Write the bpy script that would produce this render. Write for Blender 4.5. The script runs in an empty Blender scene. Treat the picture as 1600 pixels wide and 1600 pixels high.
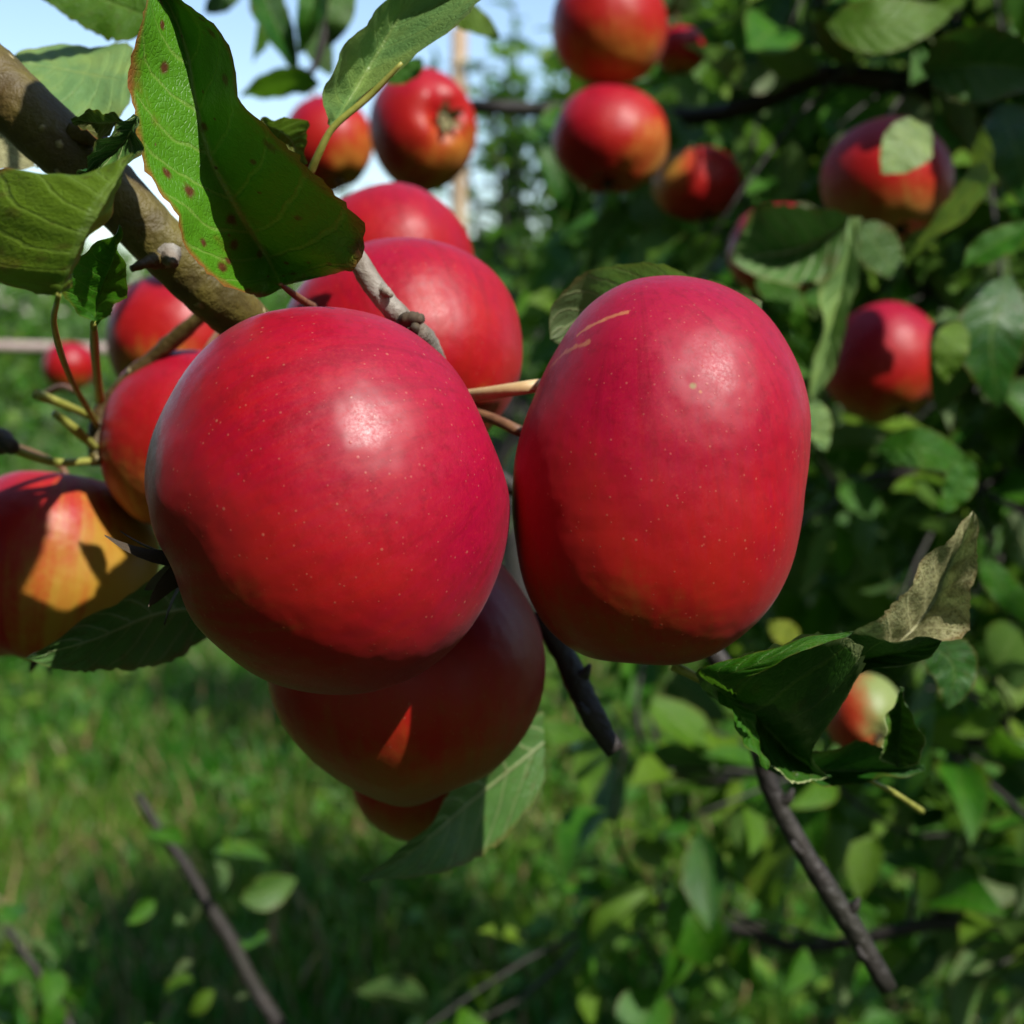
import bpy, math, random
import numpy as np
from mathutils import Vector, Matrix

random.seed(7)
rng = np.random.default_rng(7)
S = bpy.context.scene
COL = S.collection

# ------------------------------------------------------------------ camera
PITCH = math.radians(8.0)
CAM = np.array([0.0, 0.0, 1.25])
RIGHT = np.array([1.0, 0.0, 0.0])
FWD = np.array([0.0, math.cos(PITCH), -math.sin(PITCH)])
UP = np.array([0.0, math.sin(PITCH), math.cos(PITCH)])
FOV = math.radians(40.0)
F = 800.0 / math.tan(FOV / 2)          # focal length in photo pixels (1600 px wide)


def P(px, py, d):
    """point of the orchard seen at photo pixel px,py at depth d (metres)"""
    return CAM + FWD * d + RIGHT * ((px - 800.0) / F * d) + UP * ((800.0 - py) / F * d)


cd = bpy.data.cameras.new('camera')
cam = bpy.data.objects.new('camera', cd)
COL.objects.link(cam)
cam.location = CAM
cam.rotation_euler = (math.radians(90) - PITCH, 0, 0)
cd.sensor_width = 36.0
cd.sensor_fit = 'HORIZONTAL'
cd.lens = 18.0 / math.tan(FOV / 2)
cd.clip_start = 0.01
cd.clip_end = 2000.0
cd.dof.use_dof = True
cd.dof.focus_distance = 0.295
cd.dof.aperture_fstop = 15.0
S.camera = cam

# ------------------------------------------------------------------ sky, sun, exposure
LC = np.array([0.46, 0.66, 0.59])
LC /= np.linalg.norm(LC)
LW = LC[0] * RIGHT + LC[1] * UP - LC[2] * FWD      # towards the sun
LW /= np.linalg.norm(LW)
W = bpy.data.worlds.new('World')
S.world = W
W.use_nodes = True
wn = W.node_tree.nodes
wl = W.node_tree.links
bg = wn['Background']
sky = wn.new('ShaderNodeTexSky')
sky.sky_type = 'NISHITA'
sky.sun_disc = False
sky.sun_elevation = math.asin(LW[2])
sky.sun_rotation = math.atan2(LW[0], LW[1])
sky.dust_density = 0.6
sky.ozone_density = 2.0
wl.new(sky.outputs[0], bg.inputs['Color'])
bg.inputs['Strength'].default_value = 0.15
sd = bpy.data.lights.new('sun', 'SUN')
sun = bpy.data.objects.new('sun', sd)
COL.objects.link(sun)
sd.energy = 4.8
sd.angle = math.radians(0.53)
sd.color = (1.0, 0.95, 0.87)
sun.rotation_euler = Vector(LW).to_track_quat('Z', 'Y').to_euler()
sun.location = (2, -2, 6)
S.view_settings.view_transform = 'Standard'
S.view_settings.look = 'None'
S.view_settings.exposure = 0.42
S.view_settings.gamma = 1.0
S.view_settings.use_curve_mapping = False
S.render.engine = 'CYCLES'
S.cycles.use_denoising = True
S.cycles.max_bounces = 7
S.cycles.diffuse_bounces = 3
S.cycles.glossy_bounces = 2
S.cycles.transmission_bounces = 4
S.cycles.transparent_max_bounces = 4
S.cycles.caustics_reflective = False
S.cycles.caustics_refractive = False


# ------------------------------------------------------------------ material helpers
class NT:
    def __init__(self, name):
        self.m = bpy.data.materials.new(name)
        self.m.use_nodes = True
        self.t = self.m.node_tree
        self.n = self.t.nodes
        self.b = self.n['Principled BSDF']
        self.out = self.n['Material Output']

    def node(self, typ, **kw):
        n = self.n.new(typ)
        for k, v in kw.items():
            setattr(n, k, v)
        return n

    def link(self, a, b):
        self.t.links.new(a, b)

    def put(self, sock, v):
        if hasattr(v, 'is_output') or isinstance(v, bpy.types.NodeSocket):
            self.link(v, sock)
        else:
            sock.default_value = v

    def math(self, op, a, b=0.0, c=0.0, clamp=False):
        n = self.node('ShaderNodeMath', operation=op, use_clamp=clamp)
        self.put(n.inputs[0], a)
        self.put(n.inputs[1], b)
        self.put(n.inputs[2], c)
        return n.outputs[0]

    def vmath(self, op, a, b=(0, 0, 0)):
        n = self.node('ShaderNodeVectorMath', operation=op)
        self.put(n.inputs[0], a)
        self.put(n.inputs[1], b)
        return n.outputs['Value'] if op in ('DOT_PRODUCT', 'LENGTH', 'DISTANCE') else n.outputs[0]

    def ramp(self, v, a, b, lo=0.0, hi=1.0):
        n = self.node('ShaderNodeMapRange', interpolation_type='SMOOTHSTEP')
        self.put(n.inputs[0], v)
        n.inputs[1].default_value = a
        n.inputs[2].default_value = b
        n.inputs[3].default_value = lo
        n.inputs[4].default_value = hi
        return n.outputs[0]

    def mix(self, f, a, b):
        n = self.node('ShaderNodeMix', data_type='RGBA')
        self.put(n.inputs[0], f)
        for i, v in ((6, a), (7, b)):
            if isinstance(v, tuple) and len(v) == 3:
                v = (*v, 1.0)
            self.put(n.inputs[i], v)
        return n.outputs[2]

    def noise(self, vec, scale, detail=3.0, rough=0.5, dist=0.0):
        n = self.node('ShaderNodeTexNoise')
        if vec is not None:
            self.link(vec, n.inputs['Vector'])
        n.inputs['Scale'].default_value = scale
        n.inputs['Detail'].default_value = detail
        n.inputs['Roughness'].default_value = rough
        n.inputs['Distortion'].default_value = dist
        return n.outputs[0]

    def voronoi(self, vec, scale, feature='F1', rand=1.0):
        n = self.node('ShaderNodeTexVoronoi', feature=feature)
        if vec is not None:
            self.link(vec, n.inputs['Vector'])
        n.inputs['Scale'].default_value = scale
        n.inputs['Randomness'].default_value = rand
        return n

    def sepx(self, v):
        n = self.node('ShaderNodeSeparateXYZ')
        self.link(v, n.inputs[0])
        return n.outputs[0]

    def bump(self, h, strength, dist):
        n = self.node('ShaderNodeBump')
        self.put(n.inputs['Height'], h)
        n.inputs['Strength'].default_value = strength
        n.inputs['Distance'].default_value = dist
        self.link(n.outputs[0], self.b.inputs['Normal'])
        return n.outputs[0]


def apple_material(seed, gdir, gthr, red, red2, ground, marks=(), streaky=0.6):
    """red skin over a green-yellow ground colour that stays bare round gdir (local axis)"""
    m = NT('apple_skin')
    co = m.node('ShaderNodeTexCoord').outputs['Object']
    off = m.vmath('ADD', co, (seed * 3.7, seed * 1.3, seed * 2.1))
    sep = m.node('ShaderNodeSeparateXYZ')
    m.link(co, sep.inputs[0])
    flat = m.vmath('MULTIPLY', co, (1, 1, 0))
    nrm = m.vmath('NORMALIZE', flat)
    cmb = m.node('ShaderNodeCombineXYZ')
    m.put(cmb.inputs[2], m.math('MULTIPLY', sep.outputs[2], 0.10))
    svec = m.vmath('ADD', nrm, cmb.outputs[0])
    svec = m.vmath('ADD', svec, (seed * 1.7, seed, 0))
    streak = m.noise(svec, 9.0, 4.0, 0.62)
    fine = m.noise(svec, 30.0, 3.0, 0.6)
    patch = m.noise(off, 1.7, 3.0, 0.55)
    mott = m.noise(off, 16.0, 4.0, 0.65)
    g = m.vmath('DOT_PRODUCT', m.vmath('NORMALIZE', co), tuple(gdir))
    v = m.math('ADD', g, m.math('MULTIPLY', m.math('SUBTRACT', patch, 0.5), 0.9))
    v = m.math('ADD', v, m.math('MULTIPLY', m.math('SUBTRACT', streak, 0.5), streaky))
    v = m.math('ADD', v, m.math('MULTIPLY', m.math('SUBTRACT', mott, 0.5), 0.45))
    bare = m.ramp(v, gthr - 0.42, gthr + 0.5)
    tone = m.ramp(m.math('ADD', m.math('MULTIPLY', fine, 0.5), m.math('MULTIPLY', patch, 0.7)), 0.35, 0.85)
    c = m.mix(tone, red, red2)
    c = m.mix(m.ramp(sep.outputs[2], -0.25, 1.0, 0.0, 0.65), c, (red[0] * 1.0, red[1] * 0.7, red[2] * 1.9))  # crimson stem end; pink bloom and sky sheen painted into the skin colour
    c = m.mix(m.math('MULTIPLY', m.ramp(mott, 0.45, 0.75), 0.5), c, (red[0] * 0.55, red[1] * 0.5, red[2] * 0.5))
    c = m.mix(m.math('MULTIPLY', m.ramp(streak, 0.50, 0.70), 0.36), c, (red[0] * 0.5, red[1] * 0.5, red[2] * 0.45))
    grain = m.noise(off, 55.0, 3.0, 0.7)
    c = m.mix(m.math('MULTIPLY', m.ramp(grain, 0.52, 0.72), 0.35), c, (0.38, 0.007, 0.010))
    c = m.mix(m.math('MULTIPLY', m.ramp(v, gthr - 1.35, gthr - 0.1), 0.8), c, (0.36, 0.009, 0.002))
    c = m.mix(m.math('MULTIPLY', bare, 0.93), c, ground)
    # lenticels
    dots = None
    for scl, r0, r1, lim, amt in ((13.0, 0.03, 0.16, 0.55, 0.30), (26.0, 0.03, 0.26, 0.35, 0.22)):
        vo = m.voronoi(off, scl)
        key = m.math('FRACT', m.math('MULTIPLY', m.sepx(vo.outputs['Color']), 7.3))
        size = m.ramp(key, lim, 1.0, 0.35, 1.0)
        spot = m.ramp(m.math('DIVIDE', vo.outputs['Distance'], size), r0, r1, 1.0, 0.0)
        dd_ = m.math('MULTIPLY', spot, m.math('GREATER_THAN', key, lim))
        c = m.mix(m.math('MULTIPLY', dd_, amt), c, (0.56, 0.27, 0.16))
        dots = dd_ if dots is None else m.math('MAXIMUM', dots, dd_)
    scar = None
    for kind, p, q, w in marks:          # russet scars: short streaks, round specks
        if kind == 'speck':
            dd = m.vmath('DISTANCE', co, tuple(p))
            f1 = m.ramp(m.math('ADD', dd, m.math('MULTIPLY', mott, 0.02)), w, w * 2.2, 0.9, 0.0)
            c = m.mix(f1, c, q)
        else:
            p, q = np.array(p), np.array(q)
            L = np.linalg.norm(q - p)
            ax = (q - p) / L
            rel = m.vmath('SUBTRACT', co, tuple(p))
            wob = m.math('MULTIPLY', m.math('SUBTRACT', m.noise(off, 22.0, 3.0), 0.5), 0.05)
            t = m.vmath('DOT_PRODUCT', rel, tuple(ax))
            tc = m.math('MULTIPLY', m.math('DIVIDE', t, L, clamp=True), L)
            sc = m.node('ShaderNodeVectorMath', operation='SCALE')
            sc.inputs[0].default_value = tuple(ax)
            m.put(sc.inputs['Scale'], tc)
            d = m.math('ADD', m.vmath('DISTANCE', rel, sc.outputs[0]), wob)
            f1 = m.ramp(m.math('ABSOLUTE', d), w * 0.3, w * 1.1, 0.7, 0.0)
            c = m.mix(f1, c, (0.46, 0.17, 0.07))
    m.link(c, m.b.inputs['Base Color'])
    m.put(m.b.inputs['Roughness'], m.math('ADD', m.ramp(patch, 0.3, 0.7, 0.41, 0.50), m.math('MULTIPLY', m.math('SUBTRACT', grain, 0.5), 0.35)))
    m.b.inputs['Specular IOR Level'].default_value = 0.34
    m.b.inputs['Sheen Weight'].default_value = 0.03
    m.b.inputs['Sheen Roughness'].default_value = 0.45
    m.b.inputs['Sheen Tint'].default_value = (0.95, 0.75, 0.9, 1)
    h = m.math('ADD', m.math('MULTIPLY', m.noise(off, 3.0, 2.0), 1.2), m.math('MULTIPLY', dots, 0.5))
    m.bump(h, 0.05, 0.02)
    return m.m


def leaf_material(name, top, under, yellow=(0.15, 0.24, 0.02), trans=0.38, spots=0.0, brown=0.25, rough=0.42,
                  veins=0.5, netting=0.0, margin=0.0):
    m = NT(name)
    uv = m.node('ShaderNodeUVMap').outputs[0]
    sep = m.node('ShaderNodeSeparateXYZ')
    m.link(uv, sep.inputs[0])
    u, v = sep.outputs[0], sep.outputs[1]
    a = m.math('MULTIPLY', m.math('ABSOLUTE', m.math('SUBTRACT', v, 0.5)), 2.0)
    oi = m.node('ShaderNodeObjectInfo')
    at = m.node('ShaderNodeAttribute', attribute_name='rnd')
    rnd = m.math('FRACT', m.math('ADD', oi.outputs['Random'], at.outputs['Fac']))
    co = m.node('ShaderNodeTexCoord').outputs['Object']
    cmb = m.node('ShaderNodeCombineXYZ')
    m.put(cmb.inputs[0], m.math('MULTIPLY', u, 2.0))
    m.put(cmb.inputs[1], v)
    m.put(cmb.inputs[2], m.math('MULTIPLY', rnd, 37.0))
    luv = cmb.outputs[0]
    big = m.noise(luv, 2.2, 4.0, 0.6)
    small = m.noise(luv, 17.0, 3.0, 0.6)
    # side veins: run from the midrib outward and towards the tip
    wob = m.math('MULTIPLY', m.math('SUBTRACT', big, 0.5), 0.10)
    ph = m.math('ADD', m.math('SUBTRACT', u, m.math('MULTIPLY', m.math('POWER', a, 1.25), 0.20)), wob)
    saw = m.math('ABSOLUTE', m.math('SUBTRACT', m.math('FRACT', m.math('MULTIPLY', ph, 8.5)), 0.5))
    side = m.math('MULTIPLY', m.ramp(saw, 0.02, 0.085, 1.0, 0.0), m.ramp(a, 0.85, 1.0, 1.0, 0.25))
    mid = m.ramp(a, 0.012, 0.06, 1.0, 0.0)
    vein = m.math('MAXIMUM', mid, m.math('MULTIPLY', side, 0.6))
    net = m.voronoi(luv, 34.0, 'DISTANCE_TO_EDGE')
    nete = m.ramp(net.outputs['Distance'], 0.02, 0.16, 1.0, 0.0)
    c1 = m.mix(m.ramp(big, 0.36, 0.68), top, tuple(x * f for x, f in zip(top, (1.75, 1.35, 1.1))))
    c1 = m.mix(m.math('MULTIPLY', m.ramp(rnd, 0.35, 1.0), 0.7), c1, yellow)
    c1 = m.mix(m.math('MULTIPLY', vein, veins * 0.6), c1, (0.22, 0.30, 0.07))
    c2 = m.mix(m.ramp(big, 0.35, 0.7), under, tuple(x * 0.72 for x in under))
    c2 = m.mix(m.math('MULTIPLY', vein, veins), c2, (0.42, 0.42, 0.22))
    if netting:
        pat = m.ramp(m.noise(luv, 26.0, 2.0, 0.7), 0.42, 0.60)
        c2 = m.mix(m.math('MULTIPLY', m.math('MULTIPLY', m.math('SUBTRACT', 1.0, vein), pat), netting), c2, (0.11, 0.10, 0.035))
        c2 = m.mix(m.math('MULTIPLY', nete, 0.4 * netting), c2, (0.50, 0.46, 0.28))
    geo = m.node('ShaderNodeNewGeometry')
    c = m.mix(geo.outputs['Backfacing'], c1, c2)
    edge = m.ramp(m.math('ADD', a, m.math('MULTIPLY', m.math('SUBTRACT', big, 0.5), 0.22)), 0.86, 1.0)
    c = m.mix(m.math('MULTIPLY', edge, brown), c, (0.20, 0.075, 0.02))
    if margin:  # pale margin: paints the sunlit rim into the leaf colour
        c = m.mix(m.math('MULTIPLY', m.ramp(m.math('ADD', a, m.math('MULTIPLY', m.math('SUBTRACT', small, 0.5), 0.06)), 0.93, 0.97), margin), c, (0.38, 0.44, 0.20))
    if spots:
        vo = m.voronoi(luv, 7.0)
        vo.voronoi_dimensions = '2D'
        sp = m.math('ADD', vo.outputs['Distance'], m.math('MULTIPLY', m.math('SUBTRACT', small, 0.5), 0.22))
        keep = m.ramp(m.math('FRACT', m.math('MULTIPLY', m.sepx(vo.outputs['Color']), 7.3)), 0.55, 0.57)
        key = m.math('FRACT', m.math('MULTIPLY', m.sepx(vo.outputs['Color']), 13.7))
        sp = m.math('ADD', m.math('DIVIDE', vo.outputs['Distance'], m.ramp(key, 0.0, 1.0, 0.35, 1.5)), m.math('MULTIPLY', m.math('SUBTRACT', small, 0.5), 0.30))
        f = m.math('MULTIPLY', m.ramp(sp, 0.06, 0.24, 1.0, 0.0), keep)
        c = m.mix(m.math('MULTIPLY', f, spots), c, (0.075, 0.018, 0.010))
        f2 = m.ramp(m.math('ADD', big, m.math('MULTIPLY', a, 0.22)), 0.70, 0.84)
        c = m.mix(m.math('MULTIPLY', f2, spots * 0.7), c, (0.15, 0.05, 0.015))
    m.link(c, m.b.inputs['Base Color'])
    m.put(m.b.inputs['Roughness'], m.ramp(small, 0.3, 0.7, rough - 0.06, rough + 0.1))
    m.b.inputs['Specular IOR Level'].default_value = 0.36
    h = m.math('ADD', m.math('MULTIPLY', vein, -0.5), m.math('MULTIPLY', m.math('ADD', small, m.math('MULTIPLY', nete, -0.22)), 0.5))
    bn = m.bump(h, 0.55, 0.0012)
    tr = m.node('ShaderNodeBsdfTranslucent')
    m.link(m.mix(0.5, c, tuple(x * f for x, f in zip(yellow, (1.0, 1.5, 0.9)))), tr.inputs['Color'])
    m.link(bn, tr.inputs['Normal'])
    mx = m.node('ShaderNodeMixShader')
    mx.inputs[0].default_value = trans
    m.link(m.b.outputs[0], mx.inputs[1])
    m.link(tr.outputs[0], mx.inputs[2])
    m.link(mx.outputs[0], m.out.inputs['Surface'])
    return m.m


def bark_material(name, a, b, c, scale=60.0, dots=0.0, rough=0.62):
    m = NT(name)
    co = m.node('ShaderNodeTexCoord').outputs['Object']
    n1 = m.noise(co, scale, 5.0, 0.65, 0.4)
    n2 = m.noise(co, scale * 4.5, 3.0, 0.6)
    n3 = m.noise(co, scale * 0.35, 2.0)
    col = m.mix(m.ramp(n1, 0.35, 0.68), a, b)
    col = m.mix(m.math('MULTIPLY', m.ramp(n3, 0.45, 0.65), 0.7), col, c)
    h = m.math('ADD', n1, m.math('MULTIPLY', n2, 0.5))
    if dots:
        vo = m.voronoi(co, scale * 2.6)
        keep = m.ramp(m.noise(vo.outputs['Position'], scale * 3, 0.0), 0.52, 0.56)
        f = m.math('MULTIPLY', m.ramp(m.math('ADD', vo.outputs['Distance'], m.math('MULTIPLY', m.math('SUBTRACT', n2, 0.5), 0.5)), 0.08, 0.26, 1.0, 0.0), keep)
        col = m.mix(m.math('MULTIPLY', f, dots), col, (0.42, 0.34, 0.17))
        h = m.math('ADD', h, m.math('MULTIPLY', f, 0.5))
    m.link(col, m.b.inputs['Base Color'])
    m.b.inputs['Roughness'].default_value = rough
    m.bump(h, 0.8, 0.14 / scale)
    return m.m


def plain_material(name, a, b, scale=80.0, rough=0.5, trans=0.0):
    m = NT(name)
    co = m.node('ShaderNodeTexCoord').outputs['Object']
    col = m.mix(m.ramp(m.noise(co, scale, 3.0, 0.6), 0.35, 0.65), a, b)
    m.link(col, m.b.inputs['Base Color'])
    m.b.inputs['Roughness'].default_value = rough
    m.bump(m.noise(co, scale * 3, 3.0), 0.3, 0.05 / scale)
    if trans:
        tr = m.node('ShaderNodeBsdfTranslucent')
        m.link(col, tr.inputs['Color'])
        mx = m.node('ShaderNodeMixShader')
        mx.inputs[0].default_value = trans
        m.link(m.b.outputs[0], mx.inputs[1])
        m.link(tr.outputs[0], mx.inputs[2])
        m.link(mx.outputs[0], m.out.inputs['Surface'])
    return m.m


GREEN = (0.026, 0.130, 0.004)
M_LEAF = leaf_material('leaf_green', GREEN, (0.14, 0.21, 0.085), spots=0.25, brown=0.3)
M_HERO = leaf_material('leaf_spotted', (0.022, 0.125, 0.004), (0.12, 0.19, 0.06), yellow=(0.07, 0.20, 0.008), trans=0.06,
                       spots=0.95, brown=0.95, veins=0.85)
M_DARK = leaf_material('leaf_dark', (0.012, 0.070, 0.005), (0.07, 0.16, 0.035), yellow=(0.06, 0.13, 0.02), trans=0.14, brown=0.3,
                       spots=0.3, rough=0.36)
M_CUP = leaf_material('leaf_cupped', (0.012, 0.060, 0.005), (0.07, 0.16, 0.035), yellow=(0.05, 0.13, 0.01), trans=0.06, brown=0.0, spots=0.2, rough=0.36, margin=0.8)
M_DULL = leaf_material('leaf_olive', (0.032, 0.130, 0.004), (0.10, 0.12, 0.02), yellow=(0.15, 0.22, 0.015), trans=0.4, brown=0.9,
                       spots=0.4, rough=0.5)
M_PALE = leaf_material('leaf_pale', (0.12, 0.24, 0.075), (0.36, 0.36, 0.17), yellow=(0.20, 0.26, 0.09), trans=0.22, brown=0.25,
                       rough=0.36, veins=0.7, netting=0.9)
M_BRIGHT = leaf_material('leaf_yellow_green', (0.10, 0.20, 0.012), (0.22, 0.30, 0.07), yellow=(0.30, 0.33, 0.03), trans=0.4, brown=0.4)
M_FAR = leaf_material('foliage_green', (0.030, 0.125, 0.006), (0.10, 0.20, 0.04), yellow=(0.16, 0.25, 0.015), trans=0.36, veins=0.2, brown=0.1)
M_BRANCH = bark_material('bark_olive', (0.060, 0.045, 0.006), (0.120, 0.098, 0.012), (0.070, 0.032, 0.008), 70.0, 0.9)
M_GREY = bark_material('bark_grey', (0.16, 0.145, 0.12), (0.42, 0.40, 0.36), (0.13, 0.085, 0.05), 110.0)
M_DBARK = bark_material('bark_dark', (0.012, 0.009, 0.008), (0.030, 0.023, 0.020), (0.018, 0.018, 0.011), 60.0)
M_STALK = plain_material('stalk_green', (0.26, 0.28, 0.045), (0.36, 0.36, 0.08), 200.0, 0.45, 0.15)
M_BROWN = plain_material('stalk_brown', (0.13, 0.06, 0.03), (0.22, 0.11, 0.05), 200.0)
M_TAN = plain_material('straw_tan', (0.52, 0.36, 0.17), (0.62, 0.45, 0.24), 200.0)
M_CALYX = plain_material('calyx_dry', (0.030, 0.022, 0.014), (0.085, 0.06, 0.035), 300.0, 0.8)
M_CALYXG = plain_material('calyx_green', (0.12, 0.11, 0.04), (0.22, 0.19, 0.09), 300.0, 0.7)
M_WOOD = bark_material('stake_wood', (0.36, 0.25, 0.15), (0.48, 0.36, 0.23), (0.30, 0.20, 0.12), 14.0)
M_WIRE = plain_material('wire_pink_grey', (0.36, 0.27, 0.24), (0.46, 0.36, 0.32), 100.0, 0.5)
M_DRY = plain_material('dry_stem', (0.20, 0.12, 0.05), (0.33, 0.22, 0.10), 100.0, 0.7)


# ------------------------------------------------------------------ mesh helpers
def mesh_from(name, verts, faces, uvs=None, smooth=True):
    me = bpy.data.meshes.new(name)
    me.from_pydata([tuple(v) for v in verts], [], faces)
    if uvs is not None:
        lay = me.uv_layers.new(name='UVMap')
        li = np.empty(len(me.loops), dtype=np.int32)
        me.loops.foreach_get('vertex_index', li)
        lay.data.foreach_set('uv', np.asarray(uvs, dtype=np.float32)[li].ravel())
    if smooth:
        me.polygons.foreach_set('use_smooth', [True] * len(me.polygons))
    me.update()
    return me


def add(name, me, mat=None, loc=(0, 0, 0), parent=None):
    if mat is not None and not me.materials:
        me.materials.append(mat)
    o = bpy.data.objects.new(name, me)
    COL.objects.link(o)
    o.location = loc
    if parent is not None:
        o.parent = parent
    return o


def tag(o, label=None, cat=None, group=None, kind=None):
    if label:
        o['label'] = label
    if cat:
        o['category'] = cat
    if group:
        o['group'] = group
    if kind:
        o['kind'] = kind
    return o


def thing(name, label, cat, loc, group=None):
    o = bpy.data.objects.new(name, None)
    COL.objects.link(o)
    o.location = loc
    o.empty_display_size = 0.02
    return tag(o, label, cat, group)


def catmull(pts, n):
    """n points along a smooth curve through pts, spaced by chord length"""
    p = np.asarray(pts, float)
    if len(p) == 2:
        t = np.linspace(0, 1, n)[:, None]
        return p[0] * (1 - t) + p[1] * t
    seg = np.linalg.norm(np.diff(p, axis=0), axis=1)
    s = np.concatenate([[0], np.cumsum(seg)])
    s /= s[-1]
    q = np.vstack([2 * p[0] - p[1], p, 2 * p[-1] - p[-2]])
    out = []
    for t in np.linspace(0, 1, n):
        i = min(max(np.searchsorted(s, t, side='right') - 1, 0), len(p) - 2)
        u = (t - s[i]) / max(s[i + 1] - s[i], 1e-9)
        a, b, c, d = q[i], q[i + 1], q[i + 2], q[i + 3]
        # non-overshooting tangents
        h = s[i + 1] - s[i]
        hp = (s[i] - s[i - 1]) if i > 0 else h
        hn = (s[i + 2] - s[i + 1]) if i + 2 < len(s) else h
        m0 = (c - a) * h / (h + hp)
        m1 = (d - b) * h / (h + hn)
        u2, u3 = u * u, u * u * u
        out.append((2 * u3 - 3 * u2 + 1) * b + (u3 - 2 * u2 + u) * m0 + (-2 * u3 + 3 * u2) * c + (u3 - u2) * m1)
    return np.array(out)


def tube_data(pts, radii, sides=10, n=None, lump=0.0, seed=0):
    r = np.random.default_rng(seed)
    k = n or len(pts) * 5
    c = catmull(pts, k)
    rr = np.interp(np.linspace(0, 1, k), np.linspace(0, 1, len(radii)), radii)
    t = np.gradient(c, axis=0)
    t /= np.linalg.norm(t, axis=1)[:, None] + 1e-12
    ref = np.array([0.0, 0.0, 1.0]) if abs(t[0][2]) < 0.9 else np.array([1.0, 0, 0])
    x = np.cross(ref, t[0])
    x /= np.linalg.norm(x)
    V, Fc = [], []
    for i in range(k):
        x = x - t[i] * np.dot(x, t[i])
        x /= np.linalg.norm(x)
        y = np.cross(t[i], x)
        l0 = 1 + lump * r.normal()
        for j in range(sides):
            a = 2 * math.pi * j / sides
            V.append(c[i] + rr[i] * l0 * (1 + lump * 0.6 * r.normal()) * (x * math.cos(a) + y * math.sin(a)))
        if i:
            for j in range(sides):
                p = (i - 1) * sides
                Fc.append((p + j, p + (j + 1) % sides, p + sides + (j + 1) % sides, p + sides + j))
    Fc.append(tuple(reversed(range(sides))))
    Fc.append(tuple((k - 1) * sides + j for j in range(sides)))
    return np.array(V), Fc


def tube(name, pts, radii, mat, parent=None, origin=None, sides=10, n=None, lump=0.0, seed=0):
    V, Fc = tube_data(pts, radii, sides, n, lump, seed)
    o0 = np.asarray(pts[0] if origin is None else origin, float)
    pl = np.array(parent.matrix_world.translation) if False else (np.array(parent['o']) if parent is not None and 'o' in parent else np.zeros(3))
    o = add(name, mesh_from(name, V - o0, Fc), mat, tuple(o0 - pl), parent)
    o['o'] = tuple(o0)
    return o


ORIG = []          # objects carrying a helper property, cleaned at the end


def put(name, V, Fc, mat, origin, parent=None, uvs=None):
    """link a mesh given in world space, with its own origin"""
    o0 = np.asarray(origin, float)
    pl = np.array(parent['o']) if parent is not None and 'o' in parent else np.zeros(3)
    o = add(name, mesh_from(name, np.asarray(V) - o0, Fc, uvs), mat, tuple(o0 - pl), parent)
    o['o'] = tuple(o0)
    return o


# ------------------------------------------------------------------ leaves traced one by one
def hero_leaf(parent, left, mid, right, mat, cup=(0.0, 0.0), n=44, m=9, under=False, label=None, serr=0.045,
              petiole=None, pr=0.0009, wave=0.0012, seed=1, pmat=None):
    r = np.random.default_rng(seed)
    l = catmull([P(*p) for p in left], n)
    c = catmull([P(*p) for p in mid], n)
    g = catmull([P(*p) for p in right], n)
    V, UV = [], []
    ks = r.integers(15, 20)
    phs = r.uniform(0, 6.28, 4)
    for i in range(n):
        u = i / (n - 1)
        tan = c[min(i + 1, n - 1)] - c[max(i - 1, 0)]
        row = []
        for side, e, cu in ((-1, l[i], cup[0]), (1, g[i], cup[1])):
            d = e - c[i]
            nr = np.cross(d, tan) if side > 0 else np.cross(tan, d)
            ln = np.linalg.norm(nr)
            nr = nr / ln if ln > 1e-12 else np.zeros(3)
            w = np.linalg.norm(d)
            for k in range(1, m + 1):
                t = k / m
                tt = t
                if k == m and serr:
                    saw = (u * ks * 1.7) % 1.0
                    tt = 1 + serr * (saw - 0.5) * (1 if w > 0.002 else 0) + 0.02 * r.normal() * (w > 0.002)
                off = cu * math.sin(math.pi * min(tt, 1)) * w
                off += wave * t * (math.sin(u * 13 + phs[0] + side) * 0.6 + math.sin(u * 27 + phs[1] + 2 * side) * 0.4)
                # puckering between the side veins
                off += 0.00035 * math.sin(math.pi * t) * math.sin((u - 0.20 * t ** 1.25) * 8.5 * 2 * math.pi)
                row.append((side * t, c[i] + d * tt + nr * off))
        rowL = [q for q in row if q[0] < 0][::-1]
        rowR = [q for q in row if q[0] > 0]
        full = rowL + [(0.0, c[i])] + rowR
        for vv, q in full:
            V.append(q)
            UV.append((u, 0.5 + 0.5 * vv))
    cols = 2 * m + 1
    Fc = []
    for i in range(n - 1):
        for j in range(cols - 1):
            q = (i * cols + j, i * cols + j + 1, (i + 1) * cols + j + 1, (i + 1) * cols + j)
            Fc.append(q[::-1] if under else q)
    o = put('leaf', V, Fc, mat, c[0], parent, UV)
    if label:
        o['label'] = label
    if petiole:
        pp = [P(*p) for p in petiole]
        tube('petiole', pp, [pr * 0.6, pr, pr, pr * 1.25], pmat or M_STALK, o, sides=8)
    return o


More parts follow.
